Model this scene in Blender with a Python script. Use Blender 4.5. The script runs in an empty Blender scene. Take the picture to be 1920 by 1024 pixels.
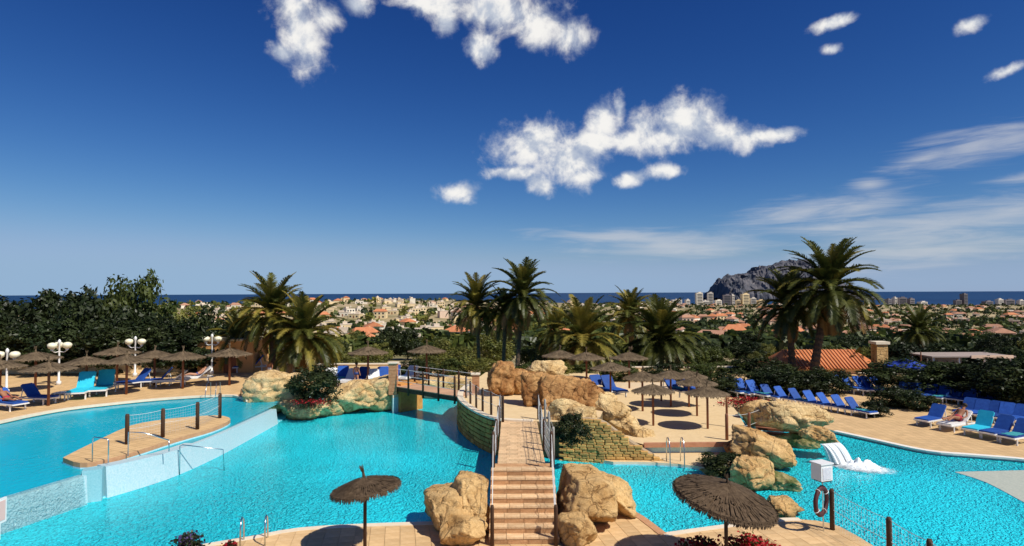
import bpy, bmesh, math, random
from mathutils import Vector, Matrix, Euler, noise
R = math.radians
rnd = random.Random(7)
scene = bpy.context.scene
COL = scene.collection

# ------------------------------------------------------------------ camera
FPX = 1150.0            # focal length in pixels of the 1920 px wide photograph
CAM = Vector((0.0, 0.0, 7.5))
PITCH = math.atan(36.5 / FPX); ROLL = 0.0042
_f = Vector((0, math.cos(PITCH), math.sin(PITCH)))
_r0 = Vector((1, 0, 0)); _u0 = _r0.cross(_f)
_r = _r0 * math.cos(ROLL) - _u0 * math.sin(ROLL)
_u = _r0 * math.sin(ROLL) + _u0 * math.cos(ROLL)
cam = bpy.data.cameras.new('camera'); camo = bpy.data.objects.new('camera', cam)
COL.objects.link(camo); scene.camera = camo
M = Matrix((_r, _u, -_f)).transposed().to_4x4(); M.translation = CAM
camo.matrix_world = M
cam.sensor_fit = 'HORIZONTAL'; cam.sensor_width = 36.0
cam.lens = 36.0 * FPX / 1920.0
cam.clip_start = 0.1; cam.clip_end = 200000.0

def ray(px, py):
    return (_r * ((px - 960) / FPX) - _u * ((py - 512) / FPX) + _f)
def G(px, py, z=0.0):
    d = ray(px, py); t = (z - CAM.z) / d.z
    return CAM + d * t
def at(px, py, Y):
    d = ray(px, py); return CAM + d * (Y / d.y)
def g2(px, py, z=0.0):
    p = G(px, py, z); return (p.x, p.y)

# ------------------------------------------------------------------ world, sun, exposure
SUN_AZ = R(127.0); SUN_EL = R(50.0)
world = bpy.data.worlds.new('World'); scene.world = world; world.use_nodes = True
wn = world.node_tree; wn.nodes.clear()
def wnode(t, **k):
    n = wn.nodes.new(t)
    for a, b in k.items(): setattr(n, a, b)
    return n
sky = wnode('ShaderNodeTexSky', sky_type='NISHITA', sun_disc=False)
sky.sun_elevation = SUN_EL; sky.sun_rotation = SUN_AZ
sky.altitude = 1500; sky.air_density = 1.0; sky.dust_density = 0.35; sky.ozone_density = 3.0
WSTR = 0.075
try:
    world.cycles.sampling_method = 'MANUAL'; world.cycles.sample_map_resolution = 256
except Exception: pass
tc = wnode('ShaderNodeTexCoord')
def wmath(op, a, b=None, c=None):
    n = wnode('ShaderNodeMath', operation=op)
    for i, x in enumerate((a, b, c)):
        if x is None: continue
        if isinstance(x, (int, float)): n.inputs[i].default_value = x
        else: wn.links.new(x, n.inputs[i])
    return n.outputs[0]
def blob(px, py, a, b, rot=0.0, d=None):
    c = (d or ray(px, py)).normalized()
    rr = c.cross(Vector((0, 0, 1))).normalized(); uu = rr.cross(c)
    t = R(rot); ru = rr * math.cos(t) + uu * math.sin(t); uv = uu * math.cos(t) - rr * math.sin(t)
    k = c.dot(_f) if d is None else 1.0
    m = wnode('ShaderNodeMapping', vector_type='TEXTURE')
    wn.links.new(tc.outputs['Generated'], m.inputs['Vector'])
    m.inputs['Location'].default_value = c
    m.inputs['Rotation'].default_value = Matrix((ru, uv, c)).transposed().to_euler('XYZ')
    m.inputs['Scale'].default_value = (a / FPX * k, b / FPX * k, 0.8)
    l = wnode('ShaderNodeVectorMath', operation='LENGTH')
    wn.links.new(m.outputs[0], l.inputs[0])
    return l.outputs['Value']
def union(vals, k=0.35):
    o = vals[0]
    for v in vals[1:]: o = wmath('SMOOTH_MIN', o, v, k)
    return o
cumulus = [(562, 62, 46, 58, 10), (530, 98, 34, 20, 0), (545, 5, 50, 40, 0), (610, 32, 36, 20, 20), (668, 8, 30, 16, 0),
    (800, 2, 80, 16, 0), (935, 18, 75, 26, -14), (1010, 44, 72, 32, -18), (1068, 68, 50, 28, -10), (905, 92, 32, 22, -20), (835, 26, 22, 26, 0),
    (1000, 272, 86, 40, 6), (1066, 300, 74, 42, -8), (1010, 262, 50, 34, 0), (1130, 228, 40, 36, 20), (1162, 208, 14, 30, 0), (1110, 268, 66, 26, 6),
    (1205, 240, 34, 40, 0), (1285, 232, 66, 46, -8), (1240, 262, 84, 26, 0), (1360, 255, 76, 26, -8), (1468, 252, 48, 14, 0), (1420, 256, 40, 12, 0),
    (965, 325, 56, 13, 2), (1012, 346, 34, 20, -30), (864, 361, 42, 21, 0), (1252, 321, 34, 15, 0), (1180, 335, 36, 14, 10),
    (1820, 45, 30, 13, 10), (1562, 43, 36, 10, 8), (1562, 91, 20, 10, 0), (1890, 132, 34, 10, 14), (1100, 330, 46, 14, 0), (1180, 262, 60, 22, 0)]
lr = random.Random(3)
cum = [blob(*c) for c in cumulus]
for i in range(8):   # fair-weather clouds over the rest of the sky
    az = R(lr.uniform(60, 300)); el = R(lr.uniform(12, 65))
    d = Vector((math.sin(az) * math.cos(el), math.cos(az) * math.cos(el), math.sin(el)))
    cum.append(blob(0, 0, lr.uniform(70, 150), lr.uniform(30, 60), lr.uniform(-15, 15), d))
wisps = [(1830, 272, 150, 36, 9), (1900, 262, 90, 34, 4), (1735, 296, 80, 16, 12), (1630, 346, 36, 14, 0), (1515, 396, 160, 28, 7), (1600, 392, 110, 24, 4), (1190, 446, 210, 18, -3),
    (1260, 462, 190, 26, 0), (1760, 416, 210, 40, 7), (1900, 395, 120, 40, 8), (1560, 428, 150, 20, 0),  (1930, 330, 80, 12, 4), (1720, 470, 260, 40, 4)]
wis = [blob(*c) for c in wisps]
for i in range(4):
    az = R(lr.uniform(60, 300)); el = R(lr.uniform(5, 25))
    d = Vector((math.sin(az) * math.cos(el), math.cos(az) * math.cos(el), math.sin(el)))
    wis.append(blob(0, 0, lr.uniform(150, 260), lr.uniform(20, 40), lr.uniform(-8, 8), d))
def wnoise(scale, detail, rough, stretch=None, dist=0.0):
    n = wnode('ShaderNodeTexNoise'); n.inputs['Scale'].default_value = scale
    n.inputs['Detail'].default_value = detail; n.inputs['Roughness'].default_value = rough
    n.inputs['Distortion'].default_value = dist
    if stretch:
        m = wnode('ShaderNodeMapping'); m.inputs['Scale'].default_value = stretch
        wn.links.new(tc.outputs['Generated'], m.inputs[0]); wn.links.new(m.outputs[0], n.inputs['Vector'])
    else: wn.links.new(tc.outputs['Generated'], n.inputs['Vector'])
    return n.outputs['Fac']
def wnoise_off(scale, detail, rough, off, dist=0.0):
    m = wnode('ShaderNodeMapping'); m.inputs['Location'].default_value = off; wn.links.new(tc.outputs['Generated'], m.inputs[0])
    n = wnode('ShaderNodeTexNoise'); n.inputs['Scale'].default_value = scale; n.inputs['Detail'].default_value = detail; n.inputs['Roughness'].default_value = rough; n.inputs['Distortion'].default_value = dist
    wn.links.new(m.outputs[0], n.inputs['Vector']); return n.outputs['Fac']
n1 = wnoise(16, 9, 0.60, None, 0.25); n1s = wnoise_off(16, 4, 0.55, (.010, -.006, .018), .25); n2 = wnoise(52, 6, 0.62); n3 = wnoise(9, 7, 0.62, (1, 1, 9), 0.6)
def sstep(v, lo, hi):
    n = wnode('ShaderNodeMapRange', interpolation_type='SMOOTHSTEP')
    wn.links.new(v, n.inputs[0]); n.inputs[1].default_value = lo; n.inputs[2].default_value = hi
    return n.outputs[0]
dens = wmath('SUBTRACT', 1.0, union(cum))
edge = wmath('MULTIPLY_ADD', wmath('SUBTRACT', n1, 0.5), 2.3, wmath('ADD', dens, .13))
edge = wmath('MULTIPLY_ADD', wmath('SUBTRACT', n2, 0.5), 0.65, edge)
aC = wmath('MULTIPLY', sstep(edge, -0.06, 0.95), .98)
wd = wmath('SUBTRACT', 1.0, union(wis))
wd = wmath('MULTIPLY_ADD', wmath('SUBTRACT', n3, 0.5), 2.2, wd)
aW = wmath('MULTIPLY', sstep(wd, -0.25, 1.3), 0.62)
shade = wnode('ShaderNodeMix', data_type='RGBA')
wn.links.new(sstep(wmath('MULTIPLY_ADD', wmath('SUBTRACT', n1, n1s), 5.0, wmath('MULTIPLY', edge, .35)), -.35, .75), shade.inputs['Factor'])
shade.inputs['A'].default_value = (6.2, 6.9, 8.2, 1); shade.inputs['B'].default_value = (11.6, 11.4, 11.0, 1)
# deep polarised blue: one tone curve per channel over the whole physical sky
sep = wnode('ShaderNodeSeparateColor'); wn.links.new(sky.outputs[0], sep.inputs[0])
cmb = wnode('ShaderNodeCombineColor'); chan = []
for i, (pw_, mul, cap) in enumerate(((2.05, 2.4, .28), (1.6, 1.46, .42), (1.22, 1.28, .66))):
    v = wmath('MULTIPLY', wmath('POWER', wmath('MULTIPLY', sep.outputs[i], 0.075), pw_), mul)
    v = wmath('SMOOTH_MIN', v, cap, cap * .9)
    wn.links.new(wmath('DIVIDE', v if i < 2 else wmath('MAXIMUM', v, wmath('MULTIPLY', chan[1], 1.42)), 0.075), cmb.inputs[i]); chan.append(v)
hs = cmb
m1 = wnode('ShaderNodeMix', data_type='RGBA'); wn.links.new(aW, m1.inputs['Factor'])
wn.links.new(hs.outputs[0], m1.inputs['A']); m1.inputs['B'].default_value = (7.6, 7.8, 8.2, 1)
m2 = wnode('ShaderNodeMix', data_type='RGBA'); wn.links.new(aC, m2.inputs['Factor'])
wn.links.new(m1.outputs['Result'], m2.inputs['A']); wn.links.new(shade.outputs['Result'], m2.inputs['B'])
bg = wnode('ShaderNodeBackground'); bg.inputs['Strength'].default_value = WSTR
wn.links.new(m2.outputs['Result'], bg.inputs['Color'])
wo = wnode('ShaderNodeOutputWorld'); wn.links.new(bg.outputs[0], wo.inputs[0])

sl = bpy.data.lights.new('sun', 'SUN'); slo = bpy.data.objects.new('sun', sl); COL.objects.link(slo)
sl.energy = 4.6; sl.angle = R(0.53); sl.color = (1.0, 0.94, 0.84)
sdir = Vector((math.sin(SUN_AZ) * math.cos(SUN_EL), math.cos(SUN_AZ) * math.cos(SUN_EL), math.sin(SUN_EL)))
slo.rotation_euler = sdir.to_track_quat('Z', 'Y').to_euler(); slo.location = (20, -20, 40)
vs = scene.view_settings; vs.view_transform = 'Standard'; vs.look = 'None'; vs.exposure = 0.1; vs.gamma = 1.0
vs.use_curve_mapping = False

# ------------------------------------------------------------------ materials
def mat(name, c1, c2=None, scale=4.0, rough=0.8, bump=0.0, bscale=None, spec=0.3, metal=0.0, var=0.0, detail=6, stretch=None, contrast=(0.3, 0.7)):
    m = bpy.data.materials.new(name); m.use_nodes = True
    nt = m.node_tree; p = nt.nodes['Principled BSDF']; L = nt.links.new
    p.inputs['Roughness'].default_value = rough; p.inputs['Metallic'].default_value = metal
    p.inputs['Specular IOR Level'].default_value = spec
    t = nt.nodes.new('ShaderNodeTexCoord'); vec = t.outputs['Object']
    if stretch:
        mp = nt.nodes.new('ShaderNodeMapping'); mp.inputs['Scale'].default_value = stretch
        L(vec, mp.inputs[0]); vec = mp.outputs[0]
    src = None
    if c2:
        n = nt.nodes.new('ShaderNodeTexNoise'); n.inputs['Scale'].default_value = scale
        n.inputs['Detail'].default_value = detail; n.inputs['Roughness'].default_value = 0.65
        L(vec, n.inputs['Vector'])
        cr = nt.nodes.new('ShaderNodeValToRGB')
        cr.color_ramp.elements[0].position = contrast[0]; cr.color_ramp.elements[1].position = contrast[1]
        cr.color_ramp.elements[0].color = (*c1, 1); cr.color_ramp.elements[1].color = (*c2, 1)
        L(n.outputs['Fac'], cr.inputs[0]); src = cr.outputs[0]
    if var > 0:
        oi = nt.nodes.new('ShaderNodeObjectInfo')
        h = nt.nodes.new('ShaderNodeHueSaturation')
        mr = nt.nodes.new('ShaderNodeMapRange'); L(oi.outputs['Random'], mr.inputs[0])
        mr.inputs[3].default_value = 1 - var; mr.inputs[4].default_value = 1 + var
        L(mr.outputs[0], h.inputs['Value'])
        if src: L(src, h.inputs['Color'])
        else: h.inputs['Color'].default_value = (*c1, 1)
        src = h.outputs[0]
    if src: L(src, p.inputs['Base Color'])
    else: p.inputs['Base Color'].default_value = (*c1, 1)
    if bump > 0:
        bn = nt.nodes.new('ShaderNodeTexNoise'); bn.inputs['Scale'].default_value = bscale or scale * 3
        bn.inputs['Detail'].default_value = 8; bn.inputs['Roughness'].default_value = 0.7; L(vec, bn.inputs['Vector'])
        b = nt.nodes.new('ShaderNodeBump'); b.inputs['Strength'].default_value = bump; b.inputs['Distance'].default_value = 0.1
        L(bn.outputs['Fac'], b.inputs['Height']); L(b.outputs[0], p.inputs['Normal'])
    return m

def leafmat(name, c1, c2, var=0.2, trans=0.25):
    m = bpy.data.materials.new(name); m.use_nodes = True
    nt = m.node_tree; L = nt.links.new; nt.nodes.remove(nt.nodes['Principled BSDF'])
    out = nt.nodes['Material Output']
    t = nt.nodes.new('ShaderNodeTexCoord'); n = nt.nodes.new('ShaderNodeTexNoise')
    n.inputs['Scale'].default_value = 1.1; n.inputs['Detail'].default_value = 4; L(t.outputs['Object'], n.inputs['Vector'])
    cr = nt.nodes.new('ShaderNodeValToRGB'); cr.color_ramp.elements[0].position = .35; cr.color_ramp.elements[1].position = .65
    cr.color_ramp.elements[0].color = (*c1, 1); cr.color_ramp.elements[1].color = (*c2, 1); L(n.outputs['Fac'], cr.inputs[0])
    oi = nt.nodes.new('ShaderNodeObjectInfo'); mr = nt.nodes.new('ShaderNodeMapRange'); L(oi.outputs['Random'], mr.inputs[0])
    mr.inputs[3].default_value = 1 - var; mr.inputs[4].default_value = 1 + var
    h = nt.nodes.new('ShaderNodeHueSaturation'); L(mr.outputs[0], h.inputs['Value']); L(cr.outputs[0], h.inputs['Color'])
    d = nt.nodes.new('ShaderNodeBsdfDiffuse'); tr = nt.nodes.new('ShaderNodeBsdfTranslucent')
    g = nt.nodes.new('ShaderNodeBsdfGlossy'); g.inputs['Roughness'].default_value = 0.45; g.inputs['Color'].default_value = (.5, .5, .5, 1)
    L(h.outputs[0], d.inputs['Color']); L(h.outputs[0], tr.inputs['Color'])
    a = nt.nodes.new('ShaderNodeMixShader'); a.inputs[0].default_value = trans; L(d.outputs[0], a.inputs[1]); L(tr.outputs[0], a.inputs[2])
    b = nt.nodes.new('ShaderNodeMixShader'); b.inputs[0].default_value = 0.04; L(a.outputs[0], b.inputs[1]); L(g.outputs[0], b.inputs[2])
    L(b.outputs[0], out.inputs[0])
    return m

def pavemat(name, c1, c2, joint, size, rotz=0.0):
    m = mat(name, c1, c2, scale=1.3, rough=0.8, spec=0.2)
    nt = m.node_tree; p = nt.nodes['Principled BSDF']; L = nt.links.new
    src = p.inputs['Base Color'].links[0].from_socket
    t = nt.nodes.new('ShaderNodeTexCoord'); mp = nt.nodes.new('ShaderNodeMapping'); mp.inputs['Rotation'].default_value = (0, 0, rotz)
    L(t.outputs['Object'], mp.inputs[0])
    br = nt.nodes.new('ShaderNodeTexBrick'); br.offset = 0.0; br.squash = 1.0
    br.inputs['Scale'].default_value = 1.0 / size; br.inputs['Brick Width'].default_value = 1.0; br.inputs['Row Height'].default_value = 1.0
    br.inputs['Mortar Size'].default_value = 0.03; br.inputs['Color1'].default_value = (1, 1, 1, 1); br.inputs['Color2'].default_value = (.8, .8, .8, 1)
    br.inputs['Mortar'].default_value = (0.45, 0.42, 0.38, 1); L(mp.outputs[0], br.inputs['Vector'])
    mx = nt.nodes.new('ShaderNodeMix'); mx.data_type = 'RGBA'; mx.blend_type = 'MULTIPLY'; mx.inputs['Factor'].default_value = 0.7
    L(src, mx.inputs['A']); L(br.outputs['Color'], mx.inputs['B']); L(mx.outputs['Result'], p.inputs['Base Color'])
    return m

def watermat(name, diff, tint, mix, scale, bumpd, bumpg, calm=.25):
    m = bpy.data.materials.new(name); m.use_nodes = True
    nt = m.node_tree; L = nt.links.new; nt.nodes.remove(nt.nodes['Principled BSDF']); out = nt.nodes['Material Output']
    t = nt.nodes.new('ShaderNodeTexCoord')
    dn = nt.nodes.new('ShaderNodeTexNoise'); dn.inputs['Scale'].default_value = scale * .7; L(t.outputs['Object'], dn.inputs['Vector'])
    ad = nt.nodes.new('ShaderNodeMix'); ad.data_type = 'RGBA'; ad.blend_type = 'LINEAR_LIGHT'; ad.inputs['Factor'].default_value = .35
    L(t.outputs['Object'], ad.inputs['A']); L(dn.outputs['Color'], ad.inputs['B'])
    vo = nt.nodes.new('ShaderNodeTexVoronoi'); vo.feature = 'F1'; vo.inputs['Scale'].default_value = scale
    L(ad.outputs['Result'], vo.inputs['Vector'])
    n2 = nt.nodes.new('ShaderNodeTexNoise'); n2.inputs['Scale'].default_value = scale * 2.3; n2.inputs['Detail'].default_value = 3
    L(t.outputs['Object'], n2.inputs['Vector'])
    # calmer and rougher stretches
    n3 = nt.nodes.new('ShaderNodeTexNoise'); n3.inputs['Scale'].default_value = .16; n3.inputs['Detail'].default_value = 2; L(t.outputs['Object'], n3.inputs['Vector'])
    mr = nt.nodes.new('ShaderNodeMapRange'); L(n3.outputs['Fac'], mr.inputs[0]); mr.inputs[1].default_value = .38; mr.inputs[2].default_value = .6
    mr.inputs[3].default_value = calm; mr.inputs[4].default_value = 1.0
    hm = nt.nodes.new('ShaderNodeMath'); hm.operation = 'MULTIPLY_ADD'; hm.inputs[1].default_value = .6
    L(n2.outputs['Fac'], hm.inputs[0]); L(vo.outputs['Distance'], hm.inputs[2])
    hm2 = nt.nodes.new('ShaderNodeMath'); hm2.operation = 'MULTIPLY'; L(hm.outputs[0], hm2.inputs[0]); L(mr.outputs[0], hm2.inputs[1])
    def bmp(s):
        b = nt.nodes.new('ShaderNodeBump'); b.inputs['Strength'].default_value = 1.0; b.inputs['Distance'].default_value = s
        L(hm2.outputs[0], b.inputs['Height']); return b.outputs[0]
    bd, bgn = bmp(bumpd), bmp(bumpg)
    d = nt.nodes.new('ShaderNodeBsdfDiffuse'); d.inputs['Color'].default_value = (*diff, 1); L(bd, d.inputs['Normal'])
    tr = nt.nodes.new('ShaderNodeBsdfTransparent'); tr.inputs['Color'].default_value = (*tint, 1)
    g = nt.nodes.new('ShaderNodeBsdfGlossy'); g.inputs['Roughness'].default_value = .06; L(bgn, g.inputs['Normal'])
    a = nt.nodes.new('ShaderNodeMixShader'); a.inputs[0].default_value = mix; L(tr.outputs[0], a.inputs[1]); L(d.outputs[0], a.inputs[2])
    fr = nt.nodes.new('ShaderNodeFresnel'); fr.inputs['IOR'].default_value = 1.33; L(bgn, fr.inputs['Normal'])
    fm = nt.nodes.new('ShaderNodeMath'); fm.operation = 'MULTIPLY'; fm.inputs[1].default_value = .8; L(fr.outputs[0], fm.inputs[0])
    o = nt.nodes.new('ShaderNodeMixShader'); L(fm.outputs[0], o.inputs[0]); L(a.outputs[0], o.inputs[1]); L(g.outputs[0], o.inputs[2])
    L(o.outputs[0], out.inputs[0])
    return m

def rockmat(name, c1, c2, dark, wet=True):
    m = bpy.data.materials.new(name); m.use_nodes = True; nt = m.node_tree; L = nt.links.new; p = nt.nodes['Principled BSDF']
    p.inputs['Roughness'].default_value = .92; p.inputs['Specular IOR Level'].default_value = .2
    def N(t, **k):
        n = nt.nodes.new(t)
        for a, b in k.items(): setattr(n, a, b)
        return n
    def noise_(sc, det, vec, rough=.65):
        n = N('ShaderNodeTexNoise'); n.inputs['Scale'].default_value = sc; n.inputs['Detail'].default_value = det; n.inputs['Roughness'].default_value = rough; L(vec, n.inputs['Vector']); return n.outputs['Fac']
    def ramp(f, a, b, ca, cb):
        r = N('ShaderNodeValToRGB'); e = r.color_ramp.elements; e[0].position = a; e[1].position = b; e[0].color = (*ca, 1); e[1].color = (*cb, 1); L(f, r.inputs[0]); return r.outputs[0]
    def mixc(mode, f, a, b):
        x = N('ShaderNodeMix', data_type='RGBA', blend_type=mode)
        if isinstance(f, float): x.inputs['Factor'].default_value = f
        else: L(f, x.inputs['Factor'])
        for k, v in (('A', a), ('B', b)):
            if isinstance(v, tuple): x.inputs[k].default_value = (*v, 1)
            else: L(v, x.inputs[k])
        return x.outputs['Result']
    geo = N('ShaderNodeNewGeometry'); pos = geo.outputs['Position']
    st = N('ShaderNodeMapping'); st.inputs['Scale'].default_value = (1, 1, .4); L(pos, st.inputs[0])
    big = noise_(1.1, 8, st.outputs[0]); fine = noise_(13, 8, pos, .75); grit = noise_(45, 4, pos, .7)
    col = ramp(big, .32, .6, c1, c2)
    col = mixc('MULTIPLY', 1.0, col, ramp(fine, .3, .62, (.70, .63, .56), (1.0, 1.0, 1.0)))
    wv = mixc('LINEAR_LIGHT', .25, pos, noise_(2.2, 4, pos))
    vo = N('ShaderNodeTexVoronoi', feature='DISTANCE_TO_EDGE'); vo.inputs['Scale'].default_value = 1.5; L(wv, vo.inputs['Vector'])
    cr = ramp(vo.outputs['Distance'], .0, .05, (1, 1, 1), (0, 0, 0))
    col = mixc('MIX', mixc('MULTIPLY', 1.0, cr, ramp(big, .4, .6, (.75, .75, .75), (.1, .1, .1))), col, dark)  # crevice shade painted into the colour along the crack lines
    if wet:      # algae and wet rim just above the waterline
        sx = N('ShaderNodeSeparateXYZ'); L(pos, sx.inputs[0]); ad = N('ShaderNodeMath', operation='MULTIPLY_ADD'); L(fine, ad.inputs[0]); ad.inputs[1].default_value = -.55; L(sx.outputs[2], ad.inputs[2])
        mr = N('ShaderNodeMapRange'); L(ad.outputs[0], mr.inputs[0]); mr.inputs[1].default_value = -.36; mr.inputs[2].default_value = -.12; mr.inputs[3].default_value = .85; mr.inputs[4].default_value = 0
        col = mixc('MIX', mr.outputs[0], col, (.10, .075, .03))
    L(col, p.inputs['Base Color'])
    h = N('ShaderNodeMath', operation='MULTIPLY_ADD'); L(fine, h.inputs[0]); h.inputs[1].default_value = .7; L(big, h.inputs[2])
    h2 = N('ShaderNodeMath', operation='MULTIPLY_ADD'); L(grit, h2.inputs[0]); h2.inputs[1].default_value = .22; L(h.outputs[0], h2.inputs[2])
    mn = N('ShaderNodeMath', operation='MINIMUM'); L(vo.outputs['Distance'], mn.inputs[0]); mn.inputs[1].default_value = .05
    h3 = N('ShaderNodeMath', operation='MULTIPLY_ADD'); L(mn.outputs[0], h3.inputs[0]); h3.inputs[1].default_value = 6.0; L(h2.outputs[0], h3.inputs[2])
    b = N('ShaderNodeBump'); b.inputs['Strength'].default_value = .9; b.inputs['Distance'].default_value = .14; L(h3.outputs[0], b.inputs['Height']); L(b.outputs[0], p.inputs['Normal'])
    return m

MT = dict(
    pave=pavemat('paving', (.60, .40, .20), (.72, .49, .25), None, .4),
    pave_left=pavemat('paving_left', (.64, .42, .20), (.74, .50, .25), None, .4, .5),
    sand=mat('court_sand', (.66, .48, .26), (.76, .57, .32), 2.5, .9, .3, 20),
    joint=mat('joint_mortar', (.36, .27, .17), (.42, .32, .2), 5, .9),
    tile=mat('deck_tile', (.56, .36, .17), (.73, .50, .26), 2.2, .75, .2, 30, var=.15, detail=9),
    coping=mat('coping_stone', (.72, .60, .44), (.80, .70, .54), 3, .7),
    brickedge=mat('brick_edge', (.48, .24, .12), (.60, .34, .18), 5, .8, var=.12),
    pooltile=mat('pool_mosaic', (.09, .58, .76), (.16, .70, .85), 26, .4, detail=2),
    poolwall=mat('pool_wall_mosaic', (.36, .66, .74), (.56, .80, .84), 22, .4, detail=2),
    whitetile=mat('white_mosaic', (.34, .56, .62), (.56, .68, .72), 16, .35, detail=3, spec=.5),
    rock=rockmat('cast_rock', (.60, .34, .12), (.92, .63, .29), (.20, .09, .03)),
    rockpale=rockmat('cast_rock_pale', (.66, .42, .17), (.94, .72, .38), (.26, .13, .05)),
    rockorange=rockmat('cast_rock_orange', (.30, .11, .03), (.72, .42, .17), (.12, .045, .015), False),
    moss_shade_rock=mat('mossy_shaded_rock', (.10, .12, .03), (.50, .38, .18), 2, .9, .6, 6, contrast=(.4, .65)),  # moss on the waterline rock, painted shade on the hollow's backing rock
    moss=mat('moss', (.10, .14, .03), (.22, .22, .07), 4, .9, .5, 9),
    stone=mat('wall_stone', (.42, .18, .04), (.58, .30, .09), 4, .9, .5, 14, var=.3),
    brick=mat('slope_brick', (.48, .26, .07), (.70, .43, .15), 5, .9, .4, 16, var=.28),
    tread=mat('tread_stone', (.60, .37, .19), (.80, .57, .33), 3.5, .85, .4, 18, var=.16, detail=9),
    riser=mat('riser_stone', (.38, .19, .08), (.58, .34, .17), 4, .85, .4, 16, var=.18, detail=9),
    wood=mat('dark_timber', (.05, .025, .014), (.10, .05, .028), 8, .7, .2, 30, stretch=(1, 1, .15)),
    plank=mat('bridge_plank', (.45, .25, .15), (.58, .36, .22), 6, .8, .2, 20, var=.12),
    redwood=mat('red_timber', (.20, .07, .035), (.30, .12, .06), 8, .7, .2, 30, stretch=(1, 1, .15)),
    steel=mat('handrail_steel', (.62, .64, .66), rough=.25, metal=1.0),
    greyrail=mat('weathered_rail', (.30, .28, .25), (.42, .40, .36), 6, .8),
    wire=mat('net_wire', (.66, .67, .66), rough=.5),
    white=mat('white_plastic', (.80, .80, .78), rough=.4, spec=.5),
    globe=mat('lamp_globe', (.85, .80, .55), (.90, .86, .66), 6, .35, spec=.5),
    blue=mat('blue_sling', (.012, .058, .27), (.022, .10, .40), 3, .7, .2, 25, var=.3, detail=8),
    cyan=mat('turquoise_sling', (.02, .48, .68), (.04, .58, .76), 6, .6, var=.1),
    thatch=mat('thatch', (.055, .034, .018), (.15, .10, .058), 9, .95, .3, 40, detail=8),
    thatchnew=mat('thatch_light', (.10, .068, .038), (.24, .175, .105), 9, .95, .3, 40, detail=8),
    bark=mat('tree_bark', (.07, .05, .035), (.15, .11, .07), 4, .9, .5, 12, stretch=(1, 1, .3)),
    palmbark=mat('palm_bark', (.06, .042, .03), (.15, .10, .065), 5, .95, .7, 10),
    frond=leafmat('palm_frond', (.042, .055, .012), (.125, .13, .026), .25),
    frondlight=leafmat('palm_frond_yellow', (.15, .14, .022), (.32, .25, .05), .2),  # yellower fronds, mixed at random among the green ones
    fronddry=leafmat('palm_frond_dry', (.22, .13, .04), (.36, .23, .08), .2),
    leafdark=leafmat('leaf_dark', (.010, .019, .007), (.042, .056, .017), .35, .15),
    leafmid=leafmat('leaf_mid', (.035, .055, .012), (.10, .12, .028), .25),
    leaflight=leafmat('leaf_light', (.10, .12, .025), (.24, .22, .05), .25),
    petal=leafmat('red_petal', (.30, .01, .015), (.48, .02, .03), .2),
    purple=leafmat('purple_petal', (.10, .07, .22), (.2, .14, .36), .2),
    skin=mat('skin', (.52, .27, .17), rough=.6), skintan=mat('skin_tan', (.34, .15, .08), rough=.6),
    hair=mat('hair', (.03, .02, .012), rough=.7), swim_r=mat('swimwear_red', (.4, .04, .06)), swim_b=mat('swimwear_blue', (.03, .06, .22)), swim_w=mat('swimwear_white', (.7, .7, .68)),
    wallwhite=mat('plaster_white', (.74, .66, .52), (.82, .75, .62), .3, .85, var=.12),
    wallcream=mat('plaster_cream', (.70, .54, .30), (.80, .65, .40), .3, .85, var=.12),
    wallpink=mat('plaster_pink', (.66, .47, .34), (.74, .56, .42), .3, .85, var=.12),
    wallorange=mat('plaster_orange', (.62, .30, .10), (.70, .37, .14), .5, .85),
    rooftile=mat('roof_tile', (.42, .14, .06), (.58, .24, .11), .8, .85, var=.2),
    roofdim=mat('roof_tile_old', (.36, .18, .11), (.48, .26, .17), .8, .85, var=.2),
    roofflat=mat('roof_flat', (.58, .48, .37), (.68, .58, .46), .5, .9, var=.12),
    glass=mat('window_glass', (.03, .04, .05), rough=.15, spec=.6),
    tower=mat('tower_plaster', (.62, .56, .48), (.70, .64, .56), .1, .8, var=.15),
    towerdark=mat('tower_dark', (.16, .14, .15), (.22, .2, .21), .1, .8, var=.2),
    bluefabric=mat('blue_canvas', (.015, .04, .30), (.02, .06, .38), 3, .8),
    rubber=mat('lifebuoy_rubber', (.06, .018, .02), (.10, .03, .03), 6, .6),
)

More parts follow.
